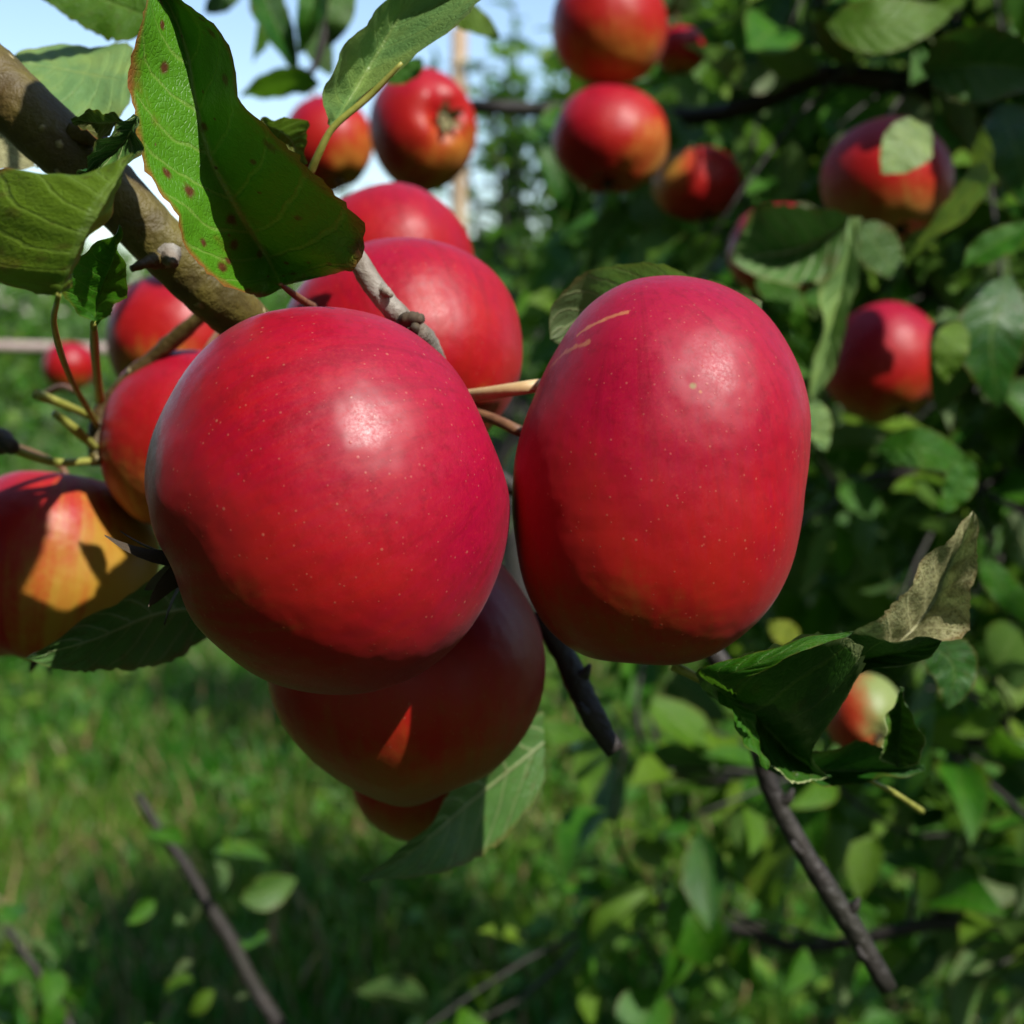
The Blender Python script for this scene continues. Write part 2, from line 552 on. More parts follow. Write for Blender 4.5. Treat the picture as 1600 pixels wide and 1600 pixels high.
def simple_leaf(parent, mid, w, mat, tilt=(0.0, 0.0), seed=1, **kw):
    """mid: pixel/depth points base -> tip; w half width in pixels; tilt: depth change of the left and right edge"""
    k = 9
    pts = np.array([catmull(np.array(mid, float) * [1, 1, 1000], k)])[0] / [1, 1, 1000]
    t = np.gradient(pts[:, :2], axis=0)
    t /= np.linalg.norm(t, axis=1)[:, None]
    nx = np.stack([t[:, 1], -t[:, 0]], 1)          # to the left of base -> tip seen on screen
    u = np.linspace(0, 1, k)
    prof = np.sin(np.pi * u ** 0.78) ** 0.8
    prof[0] = prof[-1] = 0
    L, R = [], []
    for i in range(k):
        x, y, d = pts[i]
        L.append((x + nx[i, 0] * w * prof[i], y + nx[i, 1] * w * prof[i], d + tilt[0] * prof[i]))
        R.append((x - nx[i, 0] * w * prof[i], y - nx[i, 1] * w * prof[i], d + tilt[1] * prof[i]))
    return hero_leaf(parent, L, [tuple(p) for p in pts], R, mat, seed=seed, **kw)


# ------------------------------------------------------------------ apples
APPLE_N = [0]


def cam2w(v):
    return v[0] * RIGHT + v[1] * UP - v[2] * FWD


def make_apple(label, cx, cy, rx, ry, d, axis, outline=None, depth=1.0, gdir=(0, -1, 0.0), gthr=0.55, group=None,
               red=(0.29, 0.0008, 0.012), red2=(0.35, 0.002, 0.005), ground=(0.36, 0.25, 0.03), marks=(), stalk=True,
               calyx=1.0, calyx_mat=None, basin=0.17, square=0.0, ns=72, nr=44, lob=0.02, stalk_to=None, sepal_len=1.0, cavity=0.30, streaky=0.6, bw=0.34):
    """axis: direction of the calyx end (screen right, screen up, towards the camera)"""
    k = APPLE_N[0]
    APPLE_N[0] += 1
    rg = np.random.default_rng(100 + k)
    C = P(cx, cy, d)
    ax = np.array(axis, float)
    ax /= np.linalg.norm(ax)
    R0 = 0.5 * (rx + ry) / F * d
    if outline is not None:
        o = np.array(outline, float) - [cx, cy]
        th = np.arctan2(-o[:, 1], o[:, 0])
        rr = np.hypot(o[:, 0], o[:, 1])
        s = np.argsort(th)
        th, rr = th[s], rr[s]
        th3 = np.concatenate([th - 2 * np.pi, th, th + 2 * np.pi])
        rr3 = np.concatenate([rr, rr, rr])
        # periodic smoothing of the table
        tt = np.linspace(-np.pi, np.pi, 361)
        tab = np.interp(tt, th3, rr3)
        ker = np.exp(-0.5 * (np.arange(-9, 10) / 4.0) ** 2)
        ker /= ker.sum()
        tab = np.convolve(np.concatenate([tab[-10:-1], tab, tab[1:10]]), ker, 'same')[9:-9]
        Rf = lambda a: np.interp((a + np.pi) % (2 * np.pi) - np.pi, tt, tab)
    else:
        Rf = lambda a: rx * ry / math.sqrt((ry * math.cos(a)) ** 2 + (rx * math.sin(a)) ** 2)
    # frame with local z = stem end
    zax = -cam2w(ax)
    ref = np.array([0.3, 1, 0.2]) if abs(zax[1]) < 0.8 else np.array([1.0, 0, 0.2])
    xax = np.cross(ref, zax)
    xax /= np.linalg.norm(xax)
    yax = np.cross(zax, xax)
    M = np.stack([xax, yax, zax], 1)       # local -> world
    ph = rg.uniform(0, 6.28)
    a1, a2, a3 = rg.normal(size=3), rg.normal(size=3), rg.normal(size=3)
    V, Fc = [], []
    for i in range(nr + 1):
        # rings run from the stem end to the calyx end in the local frame
        f = math.pi * i / nr
        f = f - 0.10 * math.sin(2 * f) * 1.0
        for j in range(ns):
            a = 2 * math.pi * j / ns
            loc = np.array([math.sin(f) * math.cos(a), math.sin(f) * math.sin(a), math.cos(f)])
            w = M @ loc
            c = np.array([w @ RIGHT, w @ UP, -(w @ FWD)])
            sx = math.hypot(c[0], c[1])
            th0 = math.atan2(c[1], c[0])
            R = Rf(th0) / F * d
            se = 1.0
            if square:
                se = (abs(sx) ** (2 + square) + abs(c[2]) ** (2 + square)) ** (-1 / (2 + square))
            p = np.array([c[0] * R, c[1] * R, c[2] * R0 * depth]) * se
            q = cam2w(p) / R0
            ql = M.T @ q
            rho = math.hypot(loc[0], loc[1])
            five = math.cos(5 * a + ph)
            if loc[2] < 0:
                kk = math.exp(-(rho / bw) ** 2)
                ql[2] += kk * (basin + 0.02 * five)
                rim = math.exp(-((rho - 0.5) / 0.2) ** 2)
                ql[2] -= rim * lob * (1.0 + 1.4 * five)
            else:
                kk = math.exp(-(rho / 0.30) ** 2)
                ql[2] -= kk * cavity
            if outline is None:
                ql *= 1 + 0.018 * math.sin(2.1 * (loc @ a1) + 1) + 0.014 * math.sin(3.0 * (loc @ a2))
            else:
                ql *= 1 + 0.006 * math.sin(3.0 * (loc @ a2))
            V.append(ql)
    for i in range(nr):
        for j in range(ns):
            b = i * ns
            Fc.append((b + j, b + ns + j, b + ns + (j + 1) % ns, b + (j + 1) % ns))
    me = mesh_from('apple', V, Fc)
    gl = M.T @ cam2w(np.array(gdir, float) / np.linalg.norm(gdir))
    mk = []
    for kind, p, q, wd in marks:           # marks are placed by where they sit on the skin
        def onskin(pp):
            dn = d - 0.75 * R0 * depth
            x, y = (pp[0] - 800) / F * dn - (cx - 800) / F * d, (800 - pp[1]) / F * dn - (800 - cy) / F * d
            th0 = math.atan2(y, x)
            target = min(math.hypot(x, y) / (Rf(th0) / F * d), 0.97)
            sev = lambda q_: (q_ ** (2 + square) + math.sqrt(1 - q_ * q_) ** (2 + square)) ** (-1 / (2 + square)) if square else 1.0
            lo_, hi_ = 0.0, 0.9999
            for _ in range(40):
                q_ = 0.5 * (lo_ + hi_)
                if q_ * sev(q_) < target:
                    lo_ = q_
                else:
                    hi_ = q_
            return M.T @ (cam2w(np.array([x, y, math.sqrt(1 - lo_ * lo_) * sev(lo_) * R0 * depth])) / R0)
        mk.append((kind, onskin(p), q if kind == 'speck' else onskin(q), wd))
    mat = apple_material(k + 1, gl, gthr, red, red2, ground, mk, streaky)
    o = add('apple', me, mat, tuple(C))
    o.scale = (R0, R0, R0)
    o.rotation_euler = Matrix([list(r) for r in M]).to_euler()
    tag(o, label, 'apple', group)
    # calyx: a small dark cup with five dry sepals, in the basin
    cz = -float(max(v[2] for v in V[-ns:]) * -1)
    zb = V[-1][2]
    if calyx:
        cv, cf = [], []
        for i in range(5):
            r_ = [0.015, 0.06, 0.075, 0.05][min(i, 3)] * calyx if i < 4 else 0.02 * calyx
            z_ = [zb + 0.01, zb + 0.004, zb - 0.02, zb - 0.045, zb - 0.02][i]
            for j in range(10):
                a = 2 * math.pi * j / 10
                cv.append((r_ * math.cos(a), r_ * math.sin(a), z_))
            if i:
                for j in range(10):
                    b = (i - 1) * 10
                    cf.append((b + j, b + 10 + j, b + 10 + (j + 1) % 10, b + (j + 1) % 10))
        cx_ = add('calyx', mesh_from('calyx', cv, cf), calyx_mat or M_CALYX, (0, 0, 0), o)
        for s_ in range(5):
            a = 2 * math.pi * s_ / 5 + rg.uniform(-0.2, 0.2)
            L_ = calyx * sepal_len * rg.uniform(0.15, 0.23)
            out = np.array([math.cos(a), math.sin(a), 0])
            tq = np.array([-math.sin(a), math.cos(a), 0])
            curl = rg.uniform(-0.5, 0.9)
            sv, sf = [], []
            for i in range(6):
                t = i / 5
                c_ = out * (0.05 * calyx + L_ * (0.55 * t + curl * 0.35 * t * t)) + np.array([0, 0, zb - 0.03 - L_ * (0.85 * t - 0.25 * curl * t * t)])
                w_ = 0.062 * calyx * (1 - t) ** 0.6 + 0.004
                for q_ in (-1, 0, 1):
                    sv.append(c_ + tq * w_ * q_ + out * (-0.012 * abs(q_)) * calyx)
                if i:
                    b = (i - 1) * 3
                    sf += [(b, b + 1, b + 4, b + 3), (b + 1, b + 2, b + 5, b + 4)]
            add('sepal', mesh_from('sepal', sv, sf), calyx_mat or M_CALYX, (0, 0, 0), cx_)
    if stalk:
        z0 = V[0][2]
        if stalk_to is not None:
            e = (np.linalg.inv(M) @ (P(*stalk_to) - C)) / R0
        else:
            e = np.array([rg.uniform(-0.25, 0.25), rg.uniform(-0.25, 0.25), z0 + 0.75])
        pts = [np.array([0, 0, z0 - 0.02]), np.array([0, 0, z0 + 0.22]), 0.5 * (np.array([0, 0, z0 + 0.3]) + e), e]
        tv, tf = tube_data(pts, [0.035, 0.03, 0.032, 0.045], 8)
        add('stalk', mesh_from('stalk', tv, tf), M_BROWN, (0, 0, 0), o)
    return o


OUT1 = [(480, 482), (400, 497), (330, 545), (275, 625), (242, 700), (236, 765), (250, 830), (272, 885), (298, 940), (340, 1000), (410, 1055),
        (500, 1080), (580, 1079), (660, 1050), (730, 990), (775, 910), (797, 820), (797, 740), (775, 670), (735, 600), (680, 545), (610, 500), (545, 484)]
OUT2 = [(1050, 432), (980, 440), (920, 475), (870, 545), (835, 620), (812, 690), (803, 760), (806, 850), (820, 920), (850, 975), (900, 1015),
        (970, 1037), (1040, 1040), (1110, 1022), (1170, 980), (1215, 915), (1240, 840), (1250, 770), (1258, 700), (1250, 610), (1225, 545),
        (1180, 480), (1120, 445)]
PINK = (0.29, 0.0006, 0.018)
PINK2 = (0.35, 0.0015, 0.006)
make_apple('largest glossy red apple in front with a dry black calyx on its side', 517, 782, 281, 299, 0.32, (-0.90, -0.40, 0.10), OUT1, depth=0.98,
           gdir=(-0.55, -0.75, -0.1), gthr=0.95, red=PINK, red2=PINK2, ground=(0.20, 0.12, 0.015), basin=0.10, bw=0.17, lob=0.012, ns=110, nr=70, calyx=1.1, stalk=False, cavity=0.1,
           sepal_len=1.7, streaky=0.8)
make_apple('tall red apple with two tan russet scratches near its top', 1030, 737, 228, 304, 0.33, (0.12, -0.95, -0.25), OUT2, depth=0.90, square=0.2,
           gdir=(-0.3, -0.95, -0.05), gthr=0.98, red=PINK, red2=PINK2, ground=(0.22, 0.12, 0.015), cavity=0.0, stalk=False, streaky=0.45, ns=110, nr=70, lob=0.01,
           marks=[('line', (862, 560), (884, 541), 0.022), ('line', (884, 541), (920, 530), 0.024), ('line', (905, 512), (945, 492), 0.016), ('line', (945, 492), (982, 482), 0.020), ('line', (838, 588), (862, 560), 0.012),
                  ('speck', (1076, 608), (0.24, 0.17, 0.06), 0.017), ('speck', (1087, 617), (0.45, 0.16, 0.06), 0.012)])
make_apple('dark red apple hanging under and behind the largest apple', 640, 1038, 216, 212, 0.385, (0.1, -0.9, -0.35), stalk=False, gthr=0.5, ground=(0.26, 0.11, 0.015))
make_apple('small brownish red apple lowest in the cluster, half behind a dark leaf', 655, 1205, 105, 108, 0.47, (0.0, -0.7, -0.6), gthr=0.4,
           ground=(0.26, 0.10, 0.015))
make_apple('pink red apple behind the grey spur between the two large apples', 630, 545, 186, 171, 0.41, (0.3, -0.8, 0.5), gthr=0.8, stalk=False, red=PINK, red2=PINK2,
           depth=1.0)
make_apple('pink red apple directly above and behind the one at the grey spur', 610, 410, 130, 122, 0.55, (0.2, -0.7, 0.6), gthr=0.8, stalk=False, red=PINK, red2=PINK2)
make_apple('dark red shaded apple below the thick branch with one orange sunlit patch', 275, 530, 106, 106, 0.62, (-0.2, -0.9, 0.2), gthr=0.45)
make_apple('red apple tucked behind the left flank of the largest apple', 300, 690, 140, 155, 0.45, (-0.1, -0.9, 0.1), gthr=0.85, gdir=(-0.5, -0.85, 0.2),
           ground=(0.42, 0.20, 0.03))
make_apple('yellow orange apple cut by the left picture edge, red blush on top', 82, 884, 160, 162, 0.46, (-0.1, -0.95, 0.1), gthr=0.3, gdir=(0.93, -0.35, 0.05), streaky=1.0,
           ground=(0.36, 0.21, 0.022), stalk_to=(25, 700, 0.47))
make_apple('red apple with its open calyx facing the camera, left of the wooden stake', 660, 205, 83, 97, 0.86, (0.50, 0.03, 0.86), gthr=0.92, gdir=(0.35, -0.5, 0.3),
           ground=(0.44, 0.26, 0.03), calyx=1.7, calyx_mat=M_CALYXG, basin=0.24)
make_apple('red apple half hidden behind a pale leaf stalk at the top', 512, 224, 70, 74, 0.95, (0.3, -0.9, 0.2), gthr=0.8, gdir=(0.7, -0.6, 0.2),
           ground=(0.46, 0.24, 0.03))
make_apple('upper apple of the stacked pair at the top, cut by the picture edge', 950, 43, 91, 93, 0.86, (-0.08, 0.82, 0.55), gthr=0.7, gdir=(0.15, -0.9, 0.25),
           ground=(0.40, 0.20, 0.025), calyx=1.1, calyx_mat=M_CALYXG)
make_apple('lower apple of the stacked pair at the top, dark red underneath', 953, 218, 91, 82, 0.85, (-0.05, -0.85, 0.2), gthr=0.9, gdir=(0.8, -0.5, 0.3),
           ground=(0.44, 0.22, 0.03), stalk=False)
make_apple('small bright red apple deep in the leaves right of the stacked pair', 1064, 78, 40, 38, 1.02, (0, -1, 0), gthr=0.8, ns=40, nr=26)
make_apple('pink apple with a yellow top among leaves right of the stacked pair', 1090, 288, 70, 58, 1.0, (0.3, -0.9, 0.1), gthr=0.8, stalk=False, gdir=(-0.85, 0.35, 0.2),
           ground=(0.42, 0.28, 0.04), ns=48, nr=32)
make_apple('brown red shaded apple with a pale leaf across its face, under the dark branch', 1385, 282, 102, 96, 0.72, (0.2, -0.9, 0.2), gthr=0.4, stalk=False, ground=(0.32, 0.16, 0.03),
           ns=56, nr=36)
make_apple('red apple almost hidden behind a dark curled leaf', 1215, 392, 78, 76, 0.86, (0.1, -0.9, 0.1), stalk=False, gthr=0.8, ns=48, nr=32)
make_apple('single pink red apple right of the tall apple, partly behind a leaf', 1380, 566, 95, 96, 0.80, (0.3, -0.9, 0.2), stalk=False, gthr=0.8, gdir=(0.1, -1, 0),
           red=PINK, red2=PINK2, ns=56, nr=36)
make_apple('small dark red apple behind the yellow stalks at the left', 108, 572, 40, 42, 1.1, (0, -1, 0), stalk=False, gthr=0.7, ns=40, nr=26)
make_apple('small orange and pale green apple behind the torn curled leaf', 1350, 1118, 60, 66, 0.62, (0.2, -0.4, 0.85), gthr=0.12, gdir=(0.85, 0.25, 0.3),
           red=(0.30, 0.05, 0.012), red2=(0.36, 0.08, 0.015), ground=(0.17, 0.25, 0.075), ns=48, nr=32)

# ------------------------------------------------------------------ the near branch and its leaves
o0 = P(-60, 90, 0.335)
NB = tube('apple_branch', [P(-140, 20, 0.335), P(-40, 100, 0.335), P(60, 195, 0.335), P(160, 285, 0.335), P(260, 390, 0.34), P(345, 470, 0.35),
                           P(430, 540, 0.385), P(520, 600, 0.42), P(600, 640, 0.45)],
          [0.0084, 0.0079, 0.0074, 0.0068, 0.0068, 0.0060, 0.005, 0.0045, 0.004], M_BRANCH, origin=o0, sides=24, n=90, lump=0.012, seed=3)
tag(NB, 'thick olive brown branch at upper left with large spotted leaves and fruit spurs', 'branch')

# spur and twigs on the branch
sp = tube('spur', [P(520, 350, 0.335), P(560, 408, 0.335), P(590, 455, 0.335), P(630, 500, 0.337), P(665, 530, 0.345), P(700, 600, 0.37)],
          [0.0022, 0.0026, 0.0027, 0.0026, 0.002, 0.0016], M_GREY, NB, sides=16, n=46, lump=0.03, seed=5)
sp['label'] = 'grey lichen coated spur'
tube('bud', [P(628, 508, 0.333), P(640, 500, 0.330), P(660, 497, 0.328)], [0.0016, 0.0022, 0.0011], M_CALYX, sp, sides=10, lump=0.12, seed=4)
tube('bud', [P(630, 515, 0.332), P(644, 520, 0.329), P(650, 508, 0.327)], [0.0014, 0.0016, 0.0009], M_CALYX, sp, sides=10, lump=0.12, seed=6)
tube('bud', [P(596, 452, 0.334), P(612, 462, 0.331)], [0.0018, 0.0006], M_GREY, sp, sides=10, lump=0.08, seed=7)
tube('twig', [P(250, 405, 0.333), P(225, 412, 0.328), P(205, 420, 0.326)], [0.0026, 0.0014, 0.0008], M_BRANCH, NB, lump=0.06, seed=8)
tube('twig', [P(262, 398, 0.333), P(272, 412, 0.327)], [0.003, 0.001], M_GREY, NB, lump=0.08, seed=9)
tube('twig', [P(120, 205, 0.33), P(150, 215, 0.325), P(168, 232, 0.32)], [0.003, 0.0022, 0.0016], M_BRANCH, NB, lump=0.05, seed=10)
tube('twig', [P(700, 622, 0.37), P(760, 615, 0.352), P(832, 604, 0.345), P(900, 596, 0.36)], [0.0016, 0.0017, 0.0017, 0.0016], M_TAN, NB, seed=11)['label'] = 'tan straw coloured twig between the two large apples'
tube('twig', [P(720, 640, 0.385), P(770, 655, 0.372), P(808, 672, 0.366), P(850, 690, 0.37)], [0.0015] * 4, M_BROWN, NB, seed=12)
tube('twig', [P(840, 960, 0.40), P(880, 1020, 0.395), P(915, 1095, 0.39), P(945, 1150, 0.388), P(962, 1175, 0.387)],
     [0.0028, 0.0032, 0.0036, 0.0036, 0.0026], M_DBARK, NB, sides=14, lump=0.03, seed=13)['label'] = 'bare dark twig below the two large apples'
tube('twig', [P(560, 620, 0.44), P(800, 760, 0.46), P(1000, 900, 0.47), P(1130, 1040, 0.465), P(1180, 1150, 0.46), P(1205, 1235, 0.46), P(1250, 1320, 0.46), P(1300, 1400, 0.46), P(1345, 1470, 0.46), P(1388, 1545, 0.46)],
     [0.003, 0.003, 0.003, 0.003, 0.003, 0.0034, 0.0032, 0.0032, 0.0036, 0.003], M_DBARK, NB, sides=14, lump=0.03, seed=14)
for q, (px, py, dd, sx) in enumerate([(896, 1060, .392, 26), (930, 1120, .389, -24), (1215, 1255, .46, 24), (1262, 1335, .46, -24), (1318, 1425, .46, 24), (1362, 1500, .46, -22)]):
    tube('bud', [P(px, py, dd), P(px + sx * .7, py - 8, dd - .002), P(px + sx, py - 22, dd - .003)], [.0022, .0020, .0006], M_DBARK, NB, sides=8, n=8, lump=.06, seed=160 + q)
# fruit spur at left with its cluster of yellow stalks
fs = tube('spur', [P(330, 480, 0.425), P(240, 560, 0.435), P(165, 640, 0.440), P(150, 690, 0.437), P(150, 725, 0.435)], [0.002, 0.0026, 0.003, 0.0034, 0.002],
          M_BRANCH, NB, sides=12, lump=0.08, seed=21)
for q, (pts, rad) in enumerate([
        ([P(150, 655, 0.435), P(100, 632, 0.420), P(56, 616, 0.410)], [0.0011, 0.0012, 0.0016]),
        ([P(150, 700, 0.435), P(110, 665, 0.420), P(84, 645, 0.415)], [0.0012, 0.0016, 0.0011]),
        ([P(145, 720, 0.435), P(85, 722, 0.425), P(20, 702, 0.415)], [0.0011, 0.0013, 0.0014])]):
    tube('stalk', pts, rad, M_STALK, fs, sides=10, seed=30 + q)
tube('bud', [P(-30, 690, 0.425), P(5, 690, 0.415), P(22, 700, 0.411)], [0.004, 0.0042, 0.002], M_CALYX, fs, sides=12, lump=0.1, seed=35)
tube('twig', [P(60, 622, 0.490), P(95, 605, 0.480), P(120, 612, 0.470)], [0.001, 0.0012, 0.0008], M_BROWN, fs, seed=36)

hero_leaf(NB, [(440, 452, 0.314), (405, 463, 0.320), (345, 436, 0.304), (284, 388, 0.297), (273, 335, 0.295), (250, 302, 0.294), (222, 250, 0.293), (214, 180, 0.292),
               (206, 110, 0.292), (216, 40, 0.293), (226, 0, 0.296), (238, -28, 0.302)],
          [(440, 446, 0.315), (412, 395, 0.326), (372, 330, 0.316), (330, 250, 0.311), (307, 160, 0.309), (292, 80, 0.308), (266, 12, 0.306), (238, -28, 0.302)],
          [(440, 446, 0.315), (500, 427, 0.316), (556, 416, 0.302), (574, 370, 0.299), (545, 322, 0.296), (490, 270, 0.294), (420, 206, 0.293), (380, 160, 0.294),
           (371, 102, 0.296), (346, 50, 0.298), (300, 11, 0.301), (238, -28, 0.302)], M_HERO, cup=(-0.06, -0.05), n=64, m=12, seed=4,
          label='large leaf with red brown spots, one half bright green and one half in dark shade', petiole=[(438, 444, .315), (462, 462, .325), (490, 480, .345)], pmat=M_BROWN)
hero_leaf(NB, [(92, 462, .25), (40, 456, .255), (-40, 410, .262), (-60, 320, .262), (-10, 262, .258), (60, 277, .256), (135, 272, .253), (208, 238, .250)],
          [(92, 462, .25), (122, 392, .246), (160, 322, .245), (208, 238, .250)],
          [(92, 462, .25), (131, 396, .262), (170, 326, .262), (208, 238, .250)], M_DULL, cup=(0.05, 0), seed=5, label='dull olive green leaf with a brown folded edge',
          petiole=[(92, 460, .25), (84, 505, .28), (110, 590, .36), (152, 665, .435)], pr=0.0008)
hero_leaf(NB, [(212, 130, .38), (204, 72, .397), (140, 68, .40), (60, 76, .395), (2, 92, .38)], [(212, 130, .38), (120, 112, .385), (2, 92, .38)],
          [(212, 130, .38), (190, 182, .37), (130, 195, .37), (60, 150, .375), (2, 92, .38)], M_PALE, under=True, seed=6, label='pale glossy leaf behind the thick branch')
hero_leaf(NB, [(-80, 190, .38), (0, 190, .38), (62, 262, .38)], [(-80, 200, .38), (0, 235, .375), (62, 262, .38)], [(-80, 210, .38), (-20, 262, .37), (62, 262, .38)],
          M_PALE, under=True, seed=7)
hero_leaf(NB, [(245, 40, .42), (190, 66, .42), (130, 42, .42), (62, -4, .42), (30, -30, .42)], [(245, 30, .42), (190, 10, .42), (120, -15, .42), (30, -30, .42)],
          [(245, 20, .42), (210, -60, .42), (120, -80, .42), (30, -30, .42)], M_LEAF, seed=8, cup=(0.05, 0.05))
hero_leaf(NB, [(216, 182, .290), (176, 198, .288), (146, 236, .288), (120, 276, .295)], [(216, 182, .290), (188, 228, .295), (120, 276, .295)],
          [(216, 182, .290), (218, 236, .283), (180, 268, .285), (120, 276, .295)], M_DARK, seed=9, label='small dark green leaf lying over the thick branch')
hero_leaf(NB, [(192, 188, .318), (160, 172, .316), (130, 176, .318), (110, 186, .32)], [(192, 190, .318), (150, 192, .32), (110, 186, .32)],
          [(192, 192, .318), (170, 212, .316), (135, 208, .318), (110, 186, .32)], M_DULL, seed=10)
hero_leaf(NB, [(146, 506, .31), (104, 466, .302), (94, 432, .30), (140, 392, .302), (186, 350, .305)], [(146, 506, .31), (158, 452, .315), (178, 402, .315), (186, 350, .305)],
          [(148, 506, .31), (192, 470, .304), (194, 410, .302), (186, 350, .305)], M_LEAF, seed=11, cup=(0.08, 0.05), label='dark leaf with a pale shiny patch below the olive leaf',
          petiole=[(146, 505, .31), (149, 560, .37), (156, 625, .43)], pr=0.0012)
hero_leaf(NB, [(518, 199, .33), (505, 168, .322), (503, 135, .32), (535, 86, .32), (572, 38, .32), (604, -8, .325), (662, -55, .33)],
          [(518, 199, .33), (552, 146, .338), (592, 78, .34), (626, 18, .338), (662, -55, .33)],
          [(518, 199, .33), (562, 160, .33), (628, 98, .325), (692, 58, .322), (748, 8, .322), (768, -36, .325), (662, -55, .33)], M_PALE, seed=12, cup=(-0.05, -0.05),
          label='pale grey green leaf folded along its midrib at the top', petiole=[(628, 98, .325), (575, 152, .328), (520, 200, .329), (498, 240, .331), (484, 272, .334)], pr=0.00085)
hero_leaf(NB, [(405, 190, .34), (450, 182, .338), (482, 200, .338), (474, 258, .34)], [(405, 190, .34), (448, 212, .345), (474, 258, .34)],
          [(405, 190, .34), (420, 220, .34), (448, 248, .34), (474, 258, .34)], M_DULL, seed=13, under=True, label='small brown olive leaf behind the spotted leaf')
hero_leaf(NB, [(1190, 470, .37), (1100, 432, .362), (1000, 414, .36), (906, 427, .36), (868, 468, .36), (860, 530, .365)],
          [(1190, 500, .37), (1040, 470, .375), (940, 480, .375), (860, 530, .365)], [(1190, 530, .37), (1040, 560, .375), (920, 560, .375), (860, 530, .365)],
          M_LEAF, seed=14, label='green leaf with a tan edge peeking over the tall apple')
hero_leaf(NB, [(360, 915, .40), (300, 891, .385), (240, 905, .372), (150, 960, .36), (82, 1002, .352), (40, 1028, .35)],
          [(360, 945, .40), (245, 960, .38), (140, 1002, .362), (40, 1028, .35)],
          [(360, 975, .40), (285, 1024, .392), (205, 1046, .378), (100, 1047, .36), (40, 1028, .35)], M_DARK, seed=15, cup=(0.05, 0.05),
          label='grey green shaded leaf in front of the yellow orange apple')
hero_leaf(NB, [(850, 1110, .46), (770, 1160, .44), (705, 1240, .42), (640, 1315, .40), (560, 1378, .39)],
          [(850, 1160, .46), (745, 1245, .44), (650, 1325, .41), (560, 1378, .39)],
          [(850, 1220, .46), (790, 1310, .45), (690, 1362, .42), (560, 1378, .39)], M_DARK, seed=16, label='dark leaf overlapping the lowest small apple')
# curled leaves at the lower right
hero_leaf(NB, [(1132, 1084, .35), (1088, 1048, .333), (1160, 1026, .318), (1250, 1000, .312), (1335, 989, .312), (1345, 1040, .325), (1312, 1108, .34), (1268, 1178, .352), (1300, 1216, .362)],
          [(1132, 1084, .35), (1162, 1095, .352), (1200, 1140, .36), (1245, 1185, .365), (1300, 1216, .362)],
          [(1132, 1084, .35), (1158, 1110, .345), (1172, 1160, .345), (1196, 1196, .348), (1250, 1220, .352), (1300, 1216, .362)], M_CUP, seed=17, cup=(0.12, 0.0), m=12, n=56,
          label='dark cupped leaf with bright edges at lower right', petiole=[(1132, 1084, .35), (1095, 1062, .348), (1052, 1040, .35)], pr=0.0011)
hero_leaf(NB, [(1345, 1035, .345), (1334, 990, .338), (1378, 956, .335), (1420, 920, .333), (1456, 862, .333), (1490, 828, .335), (1520, 798, .34)],
          [(1345, 1035, .345), (1410, 1000, .348), (1452, 950, .350), (1480, 890, .350), (1505, 840, .346), (1520, 798, .34)],
          [(1345, 1035, .345), (1420, 1012, .338), (1476, 1002, .335), (1508, 985, .335), (1524, 920, .336), (1527, 860, .338), (1520, 798, .34)], M_PALE, seed=18, under=True, n=56, m=12,
          cup=(0.05, 0.08), label='pale veined underside of a curled leaf tip at right')
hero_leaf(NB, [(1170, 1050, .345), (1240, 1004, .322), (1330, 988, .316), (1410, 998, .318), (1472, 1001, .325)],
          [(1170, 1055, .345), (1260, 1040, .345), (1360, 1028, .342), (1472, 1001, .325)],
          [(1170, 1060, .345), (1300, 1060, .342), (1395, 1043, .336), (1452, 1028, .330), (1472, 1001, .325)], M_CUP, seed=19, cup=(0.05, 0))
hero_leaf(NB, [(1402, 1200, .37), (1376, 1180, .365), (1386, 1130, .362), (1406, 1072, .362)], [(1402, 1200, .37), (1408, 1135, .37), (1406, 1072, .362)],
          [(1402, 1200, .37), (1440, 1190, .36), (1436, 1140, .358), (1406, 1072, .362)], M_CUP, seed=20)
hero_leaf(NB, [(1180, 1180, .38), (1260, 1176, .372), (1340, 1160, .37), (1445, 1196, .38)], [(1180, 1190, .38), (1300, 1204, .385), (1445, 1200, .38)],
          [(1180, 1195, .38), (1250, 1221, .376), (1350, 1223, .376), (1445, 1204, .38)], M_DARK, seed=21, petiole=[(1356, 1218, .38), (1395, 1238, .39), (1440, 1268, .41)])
hero_leaf(NB, [(1150, 1092, .330), (1088, 1050, .322), (1160, 1025, .315), (1250, 1000, .310), (1335, 986, .308)],
          [(1150, 1092, .330), (1128, 1062, .318), (1180, 1038, .311), (1255, 1008, .308), (1335, 987, .308)],
          [(1150, 1092, .330), (1160, 1064, .314), (1210, 1040, .308), (1265, 1014, .306), (1335, 989, .308)], M_LEAF, seed=23, wave=.0006)
simple_leaf(NB, [(1120, 1070, .335), (1158, 1120, .332), (1198, 1204, .335)], 15, M_LEAF, seed=24, tilt=(0.004, -0.004))
simple_leaf(NB, [(1120, 1070, .40), (1180, 1100, .41), (1235, 1090, .41)], 22, M_LEAF, seed=22)
